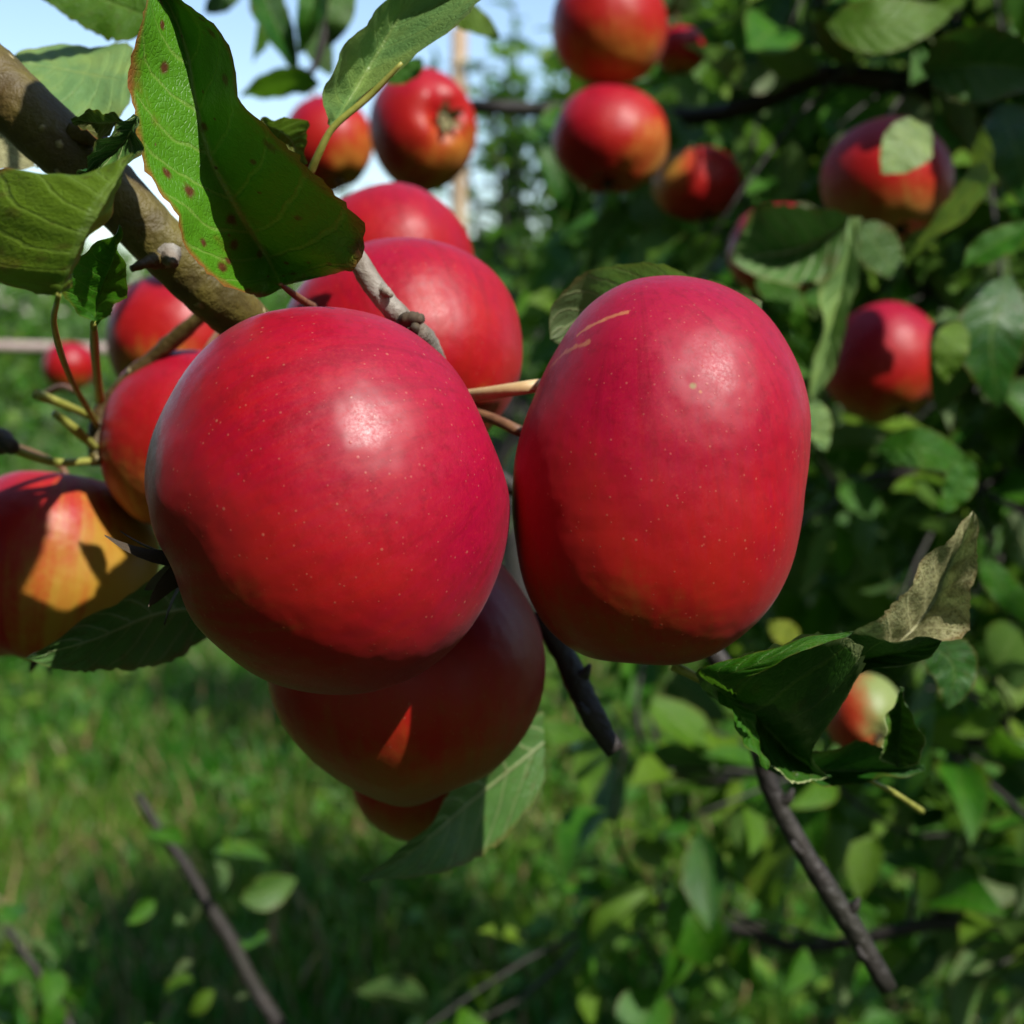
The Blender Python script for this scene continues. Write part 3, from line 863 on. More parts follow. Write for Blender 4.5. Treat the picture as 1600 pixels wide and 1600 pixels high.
# unseen twig with leaves added above the frame, to shade the apples at left
tube('twig', [P(-140, 20, .335), P(60, -300, .33), P(380, -420, .36), P(480, -300, .45), P(470, -190, .5)], [.004, .003, .0025, .002, .0015], M_BRANCH, NB, n=40, seed=25)
tube('twig', [P(60, -300, .33), P(300, -700, .29), P(430, -950, .253)], [.003, .002, .0015], M_BRANCH, NB, n=30, seed=26)
simple_leaf(NB, [(470, -190, .50), (560, -140, .508), (680, -80, .515)], 120, M_LEAF, seed=61)
simple_leaf(NB, [(480, -300, .46), (420, -200, .47), (380, -120, .48)], 70, M_LEAF, seed=62)
simple_leaf(NB, [(430, -950, .253), (560, -800, .253), (680, -660, .255)], 290, M_LEAF, seed=63)

# ------------------------------------------------------------------ leaf meshes for the wider foliage
def leaf_grid(nu, nv, width, fold, curl, twist, seed, serr=0.03):
    r = np.random.default_rng(seed)
    V, UV = [], []
    for i in range(nu + 1):
        u = i / nu
        w = width * math.sin(math.pi * u ** 0.8) ** 0.85 if 0 < i < nu else 0.0
        ang = curl * u
        y = (math.sin(ang) / curl) if abs(curl) > 1e-3 else u
        z = ((math.cos(ang) - 1) / curl) if abs(curl) > 1e-3 else 0
        tw = twist * u
        for j in range(-nv, nv + 1):
            t = j / nv
            ww = w * (1 + (serr * r.normal() if abs(j) == nv else 0))
            x = t * ww
            zz = abs(t) * w * fold + 0.02 * math.sin(9 * u + 3 * t + seed) * abs(t)
            V.append((x * math.cos(tw) - zz * math.sin(tw), y, z + x * math.sin(tw) + zz * math.cos(tw)))
            UV.append((u, 0.5 + 0.5 * t))
    c = 2 * nv + 1
    Fc = []
    for i in range(nu):
        for j in range(c - 1):
            Fc.append((i * c + j, i * c + j + 1, (i + 1) * c + j + 1, (i + 1) * c + j))
    return np.array(V), Fc, np.array(UV)


def foliage_mesh(name, pos, mats, scales, base, mat, rnd=None):
    """one mesh of many leaves: pos (N,3), mats (N,3,3) local -> world"""
    V, Fc, UV = base
    N, nv = len(pos), len(V)
    VV = np.einsum('nij,vj->nvi', mats, V) * scales[:, None, None] + pos[:, None, :]
    Fa = np.array(Fc, dtype=np.int64)
    FF = (Fa[None] + (np.arange(N) * nv)[:, None, None]).reshape(-1, 4)
    me = bpy.data.meshes.new(name)
    me.vertices.add(N * nv)
    me.vertices.foreach_set('co', VV.astype(np.float32).ravel())
    me.loops.add(FF.size)
    me.loops.foreach_set('vertex_index', FF.astype(np.int32).ravel())
    me.polygons.add(len(FF))
    me.polygons.foreach_set('loop_start', (np.arange(len(FF)) * 4).astype(np.int32))
    me.polygons.foreach_set('use_smooth', np.ones(len(FF), dtype=bool))
    lay = me.uv_layers.new(name='UVMap')
    lay.data.foreach_set('uv', np.tile(UV, (N, 1))[FF.ravel()].astype(np.float32).ravel())
    at = me.attributes.new('rnd', 'FLOAT', 'POINT')
    at.data.foreach_set('value', np.repeat(rng.random(N), nv).astype(np.float32))
    me.update(calc_edges=True)
    me.materials.append(mat)
    return me


def frames(dirs, ups, roll):
    """rotation matrices whose y is dirs and whose z is near ups"""
    y = dirs / (np.linalg.norm(dirs, axis=1)[:, None] + 1e-9)
    x = np.cross(y, ups)
    x /= np.linalg.norm(x, axis=1)[:, None] + 1e-9
    z = np.cross(x, y)
    c, s = np.cos(roll)[:, None], np.sin(roll)[:, None]
    x2 = x * c + z * s
    z2 = -x * s + z * c
    return np.stack([x2, y, z2], 2)


LEAF_BASES = [leaf_grid(8, 2, w, f, c, t, k) for k, (w, f, c, t) in enumerate(
    [(0.27, 0.35, 0.7, 0.2), (0.25, 0.6, 1.1, -0.4), (0.30, 0.2, 0.4, 0.5), (0.24, 0.5, -0.5, 0.3), (0.28, 0.45, 1.5, -0.2), (0.22, 0.8, 0.9, 0.7)])]
LOW = leaf_grid(4, 1, 0.26, 0.4, 0.8, 0.2, 3)


def shoots(curve, n, length, leaves, spread=1.0, droop=0.15, seed=0, lsize=(0.038, 0.072)):
    """side shoots off a limb: returns twig polylines and leaf seats (pos, dir, up, size)"""
    r = np.random.default_rng(seed)
    c = catmull(curve, 60)
    tw, seats = [], []
    for k in range(n):
        i = r.integers(3, 60)
        p0 = c[i]
        d = r.normal(size=3) * spread
        d[2] += 0.25
        d /= np.linalg.norm(d)
        L = r.uniform(*length)
        side = r.normal(size=3) * 0.35
        pts = [p0 + d * L * t + side * L * t * t + np.array([0, 0, -droop * L * t * t]) for t in (0, 0.35, 0.7, 1.0)]
        tw.append(pts)
        cc = catmull(pts, 12)
        m = r.integers(*leaves)
        for q in range(m):
            t = (q + 0.6) / m
            b = cc[min(int(t * 11), 11)]
            tan = cc[min(int(t * 11) + 1, 11)] - cc[max(int(t * 11) - 1, 0)]
            tan /= np.linalg.norm(tan) + 1e-9
            az = q * 2.4 + r.uniform(-0.4, 0.4)
            ref = np.cross(tan, [0.2, 0.3, 1.0])
            ref /= np.linalg.norm(ref)
            oth = np.cross(tan, ref)
            dr = tan * r.uniform(0.2, 0.8) + ref * math.cos(az) + oth * math.sin(az) + np.array([0, 0, -0.15])
            up = np.array([0, 0, 1.0]) + r.normal(size=3) * 0.45
            seats.append((b + dr / np.linalg.norm(dr) * 0.012, dr, up, r.uniform(*lsize)))
    return tw, seats


# ------------------------------------------------------------------ the neighbouring tree at right
TREE = thing('apple_tree', 'leafy apple tree filling the right side with a dark branch and shaded foliage', 'tree', (1.15, 1.75, 0.0))
TREE['o'] = (1.15, 1.75, 0.0)
TO = np.array([1.15, 1.75, 0.0])
tube('trunk', [TO + [0, 0, -0.1], TO + [0.02, 0.0, 0.5], TO + [-0.03, -0.03, 1.0], TO + [0.0, 0.02, 1.6], TO + [0.03, 0, 2.1]], [0.06, 0.05, 0.045, 0.04, 0.025], M_DBARK, TREE,
     sides=16, lump=0.04, seed=41)
T1 = TO + np.array([-0.02, -0.02, 1.15])
LIMBS = [
    ([T1, P(1760, 330, 1.05), P(1580, 215, 1.0), P(1500, 160, 1.0), P(1400, 128, 1.0), P(1280, 118, 1.03), P(1200, 155, 1.05), P(1100, 182, 1.07), P(980, 175, 1.1), P(870, 172, 1.1), P(735, 166, 1.1)],
     [0.022, 0.016, 0.013, 0.012, 0.012, 0.011, 0.0105, 0.010, 0.008, 0.0065, 0.0055]),
    ([T1 + [0, 0, .2], P(1720, 60, 1.1), P(1560, 0, 1.0), P(1400, -60, 0.95), P(1200, -90, 0.95)], [0.018, 0.01, 0.008, 0.006, 0.004]),
    ([P(1580, 215, 1.0), P(1520, 120, 1.0), P(1470, 60, 0.98), P(1440, 0, 0.96), P(1420, -80, 0.95)], [0.008, 0.006, 0.005, 0.004, 0.003]),
    ([T1, P(1720, 520, 1.1), P(1560, 470, 1.0), P(1400, 420, 1.0), P(1250, 400, 1.05), P(1120, 380, 1.1)], [0.016, 0.009, 0.007, 0.005, 0.004, 0.003]),
    ([T1 - [0, 0, .25], P(1750, 860, 1.1), P(1580, 780, 1.0), P(1420, 740, 1.0), P(1300, 760, 1.05)], [0.016, 0.008, 0.006, 0.005, 0.003]),
    ([T1 - [0, 0, .4], P(1750, 1250, 1.0), P(1560, 1160, 0.95), P(1350, 1180, 0.95), P(1150, 1220, 1.0), P(950, 1190, 1.05)], [0.016, 0.009, 0.007, 0.006, 0.005, 0.003]),
    ([T1 - [0, 0, .5], P(1750, 1500, 1.0), P(1500, 1440, 0.95), P(1250, 1480, 1.0), P(1050, 1420, 1.05), P(900, 1440, 1.1)], [0.016, 0.009, 0.007, 0.006, 0.005, 0.003]),
]
for q, (pts, rad) in enumerate(LIMBS):
    tube('limb', pts, rad, M_DBARK, TREE, sides=10, n=60, lump=0.05, seed=50 + q)

NSH = [(34, 0), (22, 1), (10, 2), (30, 3), (28, 4), (19, 5), (16, 6)]
seats_all, twigs_all = [], []
for n, q in NSH:
    tw, st = shoots(LIMBS[q][0][1:], n, (0.06, 0.20), (4, 8), seed=60 + q)
    twigs_all += tw
    seats_all += st
# keep the sky gap beside the stacked apples and the view of the front fruit clear


def project(p):
    v = np.asarray(p) - CAM
    d = v @ FWD
    return 800 + (v @ RIGHT) / d * F, 800 - (v @ UP) / d * F, d


def blocked(p, margin=0):
    x, y, d = project(p)
    if d < 0.6:
        return True
    if 590 < x < 875 and y < 420:
        return True
    if x < 840 and y < 1050:
        return True
    if 855 < x < 1045 and y < 305 and d < 0.95:
        return True
    if 1015 < x < 1180 and 20 < y < 340 and d < 1.0 and (x < 1110 or y > 225):
        return True
    if 1100 < x < 1580 and d < 1.02 and abs(y - np.interp(x, [1100, 1280, 1400, 1500, 1580], [182, 118, 128, 160, 215])) < 24:
        return True
    if 1285 < x < 1470 and 465 < y < 650 and d < 0.9:
        return True
    return False


seats_all = [s for s in seats_all if not blocked(s[0] + 0.5 * s[3] * s[1] / np.linalg.norm(s[1]))]
seats_all.sort(key=lambda s: project(s[0])[2] / s[3])
vis = [s for s in seats_all if -60 < project(s[0])[0] < 1660 and -60 < project(s[0])[1] < 1660]
near = vis[:270]
rest = [s for s in seats_all if not any(s is t for t in near)]
VAR = []
for k, b in enumerate(LEAF_BASES):
    for mt in (M_LEAF, M_LEAF, M_DARK):
        me = mesh_from('leaf', b[0], b[1], b[2])
        me.materials.append(mt)
        VAR.append(me)
fr = frames(np.array([s[1] for s in near]), np.array([s[2] for s in near]), rng.normal(size=len(near)) * 0.6)
for i, s in enumerate(near):
    o = bpy.data.objects.new('leaf', VAR[int(rng.integers(len(VAR)))])
    COL.objects.link(o)
    o.parent = TREE
    o.location = tuple(s[0] - TO)
    o.rotation_euler = Matrix([list(r) for r in fr[i]]).to_euler()
    o.scale = (s[3],) * 3
tv, tf = [], []
k = 0
for pts in twigs_all:
    if blocked(pts[-1]) or blocked(pts[2]):
        continue
    V, Fc = tube_data(pts, [0.0025, 0.0015, 0.001], 5, 6)
    tv.append(V)
    tf += [tuple(i + k for i in f) for f in Fc]
    k += len(V)
tag(put('twigs', np.vstack(tv), tf, M_DBARK, TO, TREE), kind='stuff')

# gaps cut into the unseen crowns so that sun reaches these spots
HEROES = [(P(x, y, d), r) for x, y, d, r in [
    (517, 782, .30, .16), (1030, 737, .32, .16), (640, 540, .42, .14), (300, 250, .31, .15), (60, 150, .33, .14), (120, 640, .40, .16), (620, 60, .33, .14),
    (1350, 1000, .35, .16), (660, 205, .86, .12), (950, 120, .86, .14), (1380, 566, .80, .14), (1200, 300, .9, .14), (1250, 1300, 1.0, .16), (950, 1300, 1.0, .13),
    (300, 1150, 4.3, .8), (150, 1250, 3.6, .6), (500, 1350, 3.0, .45), (90, 560, 6.0, 1.0), (950, 400, 5.2, .9), (1550, 650, 1.0, .2), (1450, 100, 1.0, .14),
    (1450, 850, 1.1, .2), (1100, 420, 1.3, .2), (1450, 1450, 1.0, .18), (1050, 1450, 1.1, .16), (600, 1500, 2.6, .4), (1200, 1200, 3.4, .8), (1500, 1300, 2.8, .6), (1000, 1500, 2.6, .4)]]


def sunlit(p):
    for h, rad in HEROES:
        v = p - h
        t = v @ LW
        if t > 0.1 and np.linalg.norm(v - t * LW) < rad:
            return False
    return True


# the rest of this tree's crown: smaller and deeper leaves, up over and beside the frame
def crown_seats(n, centre, rad, seed, clump=0.10, hollow=0.35):
    r = np.random.default_rng(seed)
    nc = max(n // 22, 1)
    d = r.normal(size=(nc, 3))
    d /= np.linalg.norm(d, axis=1)[:, None]
    rr = (hollow + (1 - hollow) * r.random(nc)) ** 0.6
    cen = centre + d * rr[:, None] * rad
    i = r.integers(0, nc, n)
    p = cen[i] + r.normal(size=(n, 3)) * clump
    dr = r.normal(size=(n, 3)) + (p - centre) / np.mean(rad) * 0.5 + np.array([0, 0, -0.25])
    up = np.array([0, 0, 1.0]) + r.normal(size=(n, 3)) * 0.5
    return p, dr, up


pp, dd, uu, ss = [], [], [], []
for k_, (n, cen, rad, seed, cl) in enumerate([(2600, P(1420, 420, 1.55), (0.42, 0.35, 0.50), 71, 0.07),
                                (800, P(1300, 120, 1.7), (0.34, 0.3, 0.22), 72, 0.07),
                                (900, P(1500, 950, 1.6), (0.30, 0.3, 0.28), 73, 0.07),
                                (1000, TO + [0.15, 0.0, 1.9], (0.75, 0.7, 0.5), 74, 0.10),
                                (900, P(1700, 600, 1.2), (0.15, 0.3, 0.6), 75, 0.07)]):
    p, d, u = crown_seats(n, np.array(cen), np.array(rad), seed, cl)
    ok = np.array([not blocked(q) and (k_ != 3 or sunlit(q)) and not (project(q)[2] < 1.0 and -40 < project(q)[0] < 1640 and -40 < project(q)[1] < 1640) for q in p])
    pp.append(p[ok]); dd.append(d[ok]); uu.append(u[ok]); ss.append(rng.uniform(0.04, 0.075, ok.sum()))
if rest:
    pp.append(np.array([s[0] for s in rest])); dd.append(np.array([s[1] for s in rest])); uu.append(np.array([s[2] for s in rest])); ss.append(np.array([s[3] for s in rest]))
pp, dd, uu, ss = np.vstack(pp), np.vstack(dd), np.vstack(uu), np.concatenate(ss)
me = foliage_mesh('foliage', pp - TO, frames(dd, uu, rng.normal(size=len(pp)) * 0.6), ss, LOW, M_FAR)
tag(add('foliage', me, None, (0, 0, 0), TREE), kind='stuff')

# leaves of this tree that stand out one by one
simple = simple_leaf
hero_leaf(TREE, [(1335, 340, .66), (1290, 325, .645), (1190, 322, .645), (1162, 352, .65), (1142, 402, .66)], [(1335, 345, .66), (1240, 392, .675), (1142, 402, .66)],
          [(1335, 385, .66), (1290, 438, .66), (1212, 442, .66), (1165, 424, .66), (1142, 402, .66)], M_DARK, seed=31, label='dark curled leaf with a yellow green rim')
hero_leaf(TREE, [(1328, 340, .64), (1306, 420, .635), (1281, 452, .635), (1286, 500, .635), (1268, 580, .64), (1268, 628, .645)],
          [(1332, 340, .64), (1320, 430, .645), (1305, 490, .645), (1288, 560, .645), (1270, 628, .645)],
          [(1346, 340, .64), (1340, 440, .637), (1322, 510, .637), (1302, 580, .64), (1274, 628, .645)], M_PALE, seed=32, under=True, label='narrow twisted cream coloured leaf')
simple(TREE, [(1345, 345, .67), (1375, 390, .67), (1412, 440, .67)], 34, M_DARK, seed=33)
simple(TREE, [(1534, 196, .66), (1536, 255, .655), (1500, 322, .65), (1455, 365, .655), (1418, 405, .66)], 21, M_BRIGHT, seed=34, tilt=(-0.012, 0.012),
       label='narrow curled yellow green leaf at upper right')
simple(TREE, [(1452, 196, .66), (1420, 225, .655), (1378, 272, .65)], 40, M_PALE, seed=35, label='pale grey green leaf over the shaded apple')
simple(TREE, [(1268, 622, .62), (1278, 660, .62), (1290, 708, .62)], 22, M_PALE, seed=36)
simple(TREE, [(1368, 705, .68), (1440, 700, .67), (1526, 740, .68)], 32, M_LEAF, seed=37)
simple(TREE, [(1516, 716, .64), (1500, 755, .64), (1478, 802, .64)], 26, M_LEAF, seed=38)
simple(TREE, [(1505, 415, .66), (1550, 385, .66), (1630, 345, .66)], 24, M_LEAF, seed=39, tilt=(0, -0.02))
simple(TREE, [(1290, 40, .75), (1370, 40, .74), (1490, 20, .75)], 44, M_LEAF, seed=40)
simple(TREE, [(1440, 110, .68), (1530, 100, .67), (1650, 110, .68)], 62, M_DARK, seed=41, tilt=(-0.02, 0.0))
simple(TREE, [(1560, 160, .7), (1590, 240, .69), (1610, 330, .7)], 50, M_DARK, seed=42)
simple(TREE, [(1480, 480, .7), (1490, 560, .69), (1465, 650, .7)], 40, M_DARK, seed=43)
simple(TREE, [(1500, 500, .66), (1485, 545, .655), (1475, 600, .66)], 28, M_LEAF, seed=44)
simple(TREE, [(1580, 430, .68), (1550, 520, .67), (1560, 640, .68)], 55, M_DARK, seed=45)
simple(TREE, [(1530, 870, .62), (1570, 920, .62), (1640, 990, .63)], 24, M_LEAF, seed=46)
simple(TREE, [(1440, 1000, .45), (1490, 1040, .45), (1480, 1110, .45)], 40, M_DARK, seed=47)
simple(TREE, [(1690, -460, .6), (1840, -310, .61), (1970, -150, .61)], 190, M_LEAF, seed=52)  # unseen leaf added above the frame to shade the apple under the branch
simple(TREE, [(1730, -200, .62), (1800, -150, .62), (1900, -60, .62)], 110, M_LEAF, seed=53)  # second unseen leaf, added to shade the same apple
simple(TREE, [(1180, 430, .7), (1240, 480, .69), (1250, 530, .7)], 24, M_LEAF, seed=48)
simple(TREE, [(1010, 160, 1.15), (1060, 130, 1.14), (1110, 90, 1.15)], 20, M_LEAF, seed=49)
simple(TREE, [(780, 1170, .75), (850, 1145, .74), (930, 1150, .75)], 24, M_LEAF, seed=50)
simple(TREE, [(1250, 1000, .7), (1220, 985, .7), (1200, 970, .7)], 20, M_BRIGHT, seed=51)

# leaves at the top left, behind the folded leaf
TL = tube('apple_branch', [P(540, -220, 0.80), P(520, -60, 0.80), P(505, 60, 0.80), P(480, 118, 0.80), P(420, 122, 0.80)], [0.005, 0.004, 0.003, 0.0024, 0.0016], M_DBARK,
          sides=10, n=40, lump=0.05, seed=81)
tag(TL, 'thin twig hung with dark leaves at the top, left of the pale folded leaf', 'branch')
for q, (mid, w, mt, tl) in enumerate([
        ([(395, -50, .78), (428, 30, .78), (466, 112, .79)], 27, M_DARK, (0, -0.02)),
        ([(500, -50, .78), (486, 20, .77), (468, 84, .78)], 24, M_LEAF, (-0.02, 0)),
        ([(500, 130, .78), (440, 128, .77), (374, 150, .78)], 24, M_DULL, (0.02, -0.01)),
        ([(375, -30, .78), (345, 0, .78), (318, 22, .78)], 22, M_DARK, (0, 0)),
        ([(540, -40, .76), (530, 30, .75), (512, 75, .76)], 22, M_DARK, (0, 0)),
        ([(440, -40, .82), (420, 30, .82), (395, 100, .82)], 15, M_LEAF, (0.01, 0)),
        ([(690, 10, .60), (735, 28, .60), (782, 60, .60)], 22, M_LEAF, (0, 0)),
        ([(660, 90, .62), (640, 110, .62), (600, 130, .62)], 16, M_LEAF, (0, 0)),
        ([(480, 20, .84), (500, 80, .84), (520, 120, .84)], 24, M_DARK, (0, 0))]):
    simple_leaf(TL, mid, w, mt, tilt=tl, seed=90 + q)

# ------------------------------------------------------------------ ground, grass
def ground_h(x, y):
    return 0.03 * np.sin(0.9 * x + 1.0) * np.cos(0.7 * y) + 0.015 * np.sin(2.3 * x + 0.7 * y)


mg = NT('orchard_ground')
co = mg.node('ShaderNodeTexCoord').outputs['Object']
c = mg.mix(mg.ramp(mg.noise(co, 1.1, 5.0, 0.6), 0.4, 0.62), (0.030, 0.075, 0.008), (0.085, 0.070, 0.025))
c = mg.mix(mg.math('MULTIPLY', mg.ramp(mg.noise(co, 9.0, 4.0, 0.7), 0.5, 0.7), 0.6), c, (0.04, 0.11, 0.010))
mg.link(c, mg.b.inputs['Base Color'])
mg.b.inputs['Roughness'].default_value = 0.95
mg.bump(mg.noise(co, 14.0, 5.0, 0.7), 0.8, 0.05)
xs = np.concatenate([[-600, -200, -60, -25], np.linspace(-12, 12, 60), [25, 60, 200, 600]])
ys = np.concatenate([[-200, -40, -8], np.linspace(-3, 24, 66), [40, 80, 200, 900]])
V = [(x, y, float(ground_h(x, y)) if abs(x) < 13 and -4 < y < 25 else 0.0) for y in ys for x in xs]
nx = len(xs)
Fc = [(j * nx + i, j * nx + i + 1, (j + 1) * nx + i + 1, (j + 1) * nx + i) for j in range(len(ys) - 1) for i in range(nx - 1)]
tag(add('ground', mesh_from('ground', V, Fc), mg.m), 'grassy orchard floor', kind='structure')

BLADE = (np.array([(-0.04, 0, 0), (0, 0, 0.012), (0.04, 0, 0), (-0.034, 0.36, 0.03), (0, 0.36, 0.042), (0.034, 0.36, 0.03), (-0.02, 0.72, 0.0), (0, 0.72, 0.01), (0.02, 0.72, 0.0),
                   (-0.004, 1, -0.10), (0, 1, -0.10), (0.004, 1, -0.10)]), [(0, 1, 4, 3), (1, 2, 5, 4), (3, 4, 7, 6), (4, 5, 8, 7), (6, 7, 10, 9), (7, 8, 11, 10)],
         np.array([(u, v) for u in (0, .36, .72, 1) for v in (0, .5, 1)]))
mgr = NT('grass_blades')
at = mgr.node('ShaderNodeAttribute', attribute_name='rnd').outputs['Fac']
gco = mgr.node('ShaderNodeTexCoord').outputs['Object']
c = mgr.mix(mgr.ramp(mgr.noise(gco, 2.0, 3.0), 0.4, 0.6), (0.030, 0.15, 0.005), (0.085, 0.19, 0.010))
c = mgr.mix(mgr.ramp(at, 0.84, 0.90), c, (0.25, 0.18, 0.075))
mgr.link(c, mgr.b.inputs['Base Color'])
mgr.b.inputs['Roughness'].default_value = 0.45
tr = mgr.node('ShaderNodeBsdfTranslucent')
mgr.link(c, tr.inputs['Color'])
mx = mgr.node('ShaderNodeMixShader')
mx.inputs[0].default_value = 0.3
mgr.link(mgr.b.outputs[0], mx.inputs[1])
mgr.link(tr.outputs[0], mx.inputs[2])
mgr.link(mx.outputs[0], mgr.out.inputs['Surface'])


def scatter_ground(n, y0, y1, half, seed, pw=1.0):
    r = np.random.default_rng(seed)
    y = y0 + (y1 - y0) * r.random(n) ** pw
    x = (r.random(n) * 2 - 1) * (half * y + 0.4)
    return np.stack([x, y, ground_h(x, y)], 1)


p = np.vstack([scatter_ground(60000, 1.6, 5.0, 0.5, 1), scatter_ground(45000, 4.5, 14.0, 0.5, 2)])
cl = np.random.default_rng(5).normal(size=(400, 2)) * [2.2, 3.0] + [0, 4]
d = np.stack([rng.normal(size=len(p)) * 0.45, rng.normal(size=len(p)) * 0.45, np.full(len(p), 1.0)], 1)
hn = 0.5 + 0.5 * np.sin(p[:, 0] * 3.1 + 1.3) * np.cos(p[:, 1] * 2.3)
sc = rng.uniform(0.05, 0.15, len(p)) * (0.6 + 0.7 * hn)
me = foliage_mesh('grass', p, frames(d, rng.normal(size=(len(p), 3)), rng.normal(size=len(p))), sc, BLADE, mgr.m)
tag(add('grass', me), 'long green orchard grass with dry blades', kind='stuff')
# low broad leaved weeds among the grass
p = np.vstack([scatter_ground(9000, 1.7, 5.0, 0.5, 11), scatter_ground(6000, 4.0, 12.0, 0.5, 12)])
keep = np.sin(p[:, 0] * 2.2 + 0.4) + np.cos(p[:, 1] * 1.9 + p[:, 0]) + rng.normal(size=len(p)) * 0.5 > 0.2
p = p[keep]
p[:, 2] += rng.uniform(0.02, 0.14, len(p))
d = np.stack([rng.normal(size=len(p)), rng.normal(size=len(p)), rng.uniform(-0.2, 0.8, len(p))], 1)
me = foliage_mesh('weeds', p, frames(d, np.array([0, 0, 1.0]) + rng.normal(size=(len(p), 3)) * 0.3, rng.normal(size=len(p)) * 0.4), rng.uniform(0.03, 0.075, len(p)), LOW, M_FAR)
tag(add('weeds', me), 'low broad leaved weeds among the orchard grass', kind='stuff')
# dry stems standing in the grass
p = np.vstack([scatter_ground(1100, 2.2, 6.0, 0.5, 21), scatter_ground(500, 4.0, 10.0, 0.5, 22)])
d = np.stack([rng.normal(size=len(p)) * 0.35, rng.normal(size=len(p)) * 0.35, np.ones(len(p))], 1)
me = foliage_mesh('dry_stems', p, frames(d, rng.normal(size=(len(p), 3)), rng.normal(size=len(p))), rng.uniform(0.08, 0.2, len(p)),
                  (BLADE[0] * [0.55, 1, 0.6], BLADE[1], BLADE[2]), M_DRY)
tag(add('dry_stems', me), 'brown dry stems standing in the orchard grass', kind='stuff')

# ------------------------------------------------------------------ shoots rising from the grass
def ground_under(p, lean=(0.1, 0.0)):
    return np.array([p[0] + lean[0], p[1] + lean[1], -0.02])


for q, (top, rad, lab) in enumerate([
        ([P(452, 1640, 0.95), P(395, 1540, 0.95), P(352, 1455, 0.95), P(322, 1410, 0.95), P(290, 1352, 0.95), P(250, 1300, 0.95), P(215, 1240, 0.95)], 0.0054,
         'dark slanting shoot low in the middle left of the grass'),
        ([P(130, 1660, 1.0), P(80, 1550, 1.0), P(45, 1500, 1.0), P(10, 1450, 1.0)], 0.005, 'dark slanting shoot in the lower left corner')]):
    T = thing('shoot', lab, 'shoot', tuple(ground_under(top[0])))
    T['o'] = tuple(ground_under(top[0]))
    tube('stem', [ground_under(top[0]), ground_under(top[0], (0.05, 0)) + [0, 0, 0.35]] + top, [rad * 1.3, rad * 1.2] + [rad] * (len(top) - 1) + [rad * 0.5], M_DBARK, T, sides=12, n=70, lump=0.02, seed=130 + q)
    tw, st = shoots(top[1:], 7, (0.03, 0.08), (2, 4), seed=140 + q)
    fr2 = frames(np.array([s_[1] for s_ in st]), np.array([s_[2] for s_ in st]), rng.normal(size=len(st)) * 0.6)
    for i, s_ in enumerate(st):
        if project(s_[0])[1] < 1210:
            continue
        o = bpy.data.objects.new('leaf', VAR[int(rng.integers(len(VAR)))])
        COL.objects.link(o)
        o.parent = T
        o.location = tuple(s_[0] - np.array(T['o']))
        o.rotation_euler = Matrix([list(r_) for r_ in fr2[i]]).to_euler()
        o.scale = (s_[3] * 0.62,) * 3

# ------------------------------------------------------------------ orchard behind: stake, wire, sapling, tree rows
SX, SY = project(P(712, 400, 3.0))[0], 0
b = P(706, 490, 3.0)
b[2] = ground_h(b[0], b[1])
t = P(718, 45, 3.0)
V, Fc = [], []
stake = tube('stake', [b - [0, 0, 0.1], b * 0.5 + t * 0.5, t], [0.020, 0.019, 0.018], M_WOOD, sides=10, n=14, lump=0.02, seed=91)
tag(stake, 'pale wooden orchard stake standing behind the red apples', 'stake')
w0, w1 = P(-200, 540, 1.9), P(1750, 890, 1.9)
tube('trellis_wire', [P(-400, 535, 2.0), P(-100, 539, 2.0), P(140, 545, 2.0), P(330, 552, 2.0)], [0.008] * 4, M_WIRE, sides=8, seed=92)
tag(bpy.data.objects['trellis_wire'], 'pinkish grey cane running level behind the yellow stalks', 'cane')
tube('trellis_wire', [P(1500, 853, 1.4), P(1600, 856, 1.4), P(1800, 860, 1.4)], [0.0032] * 3, M_WIRE, sides=8, seed=93)
tag(bpy.data.objects['trellis_wire.001'], 'thin pinkish wire at the right edge beside the curled leaf tip', 'wire')


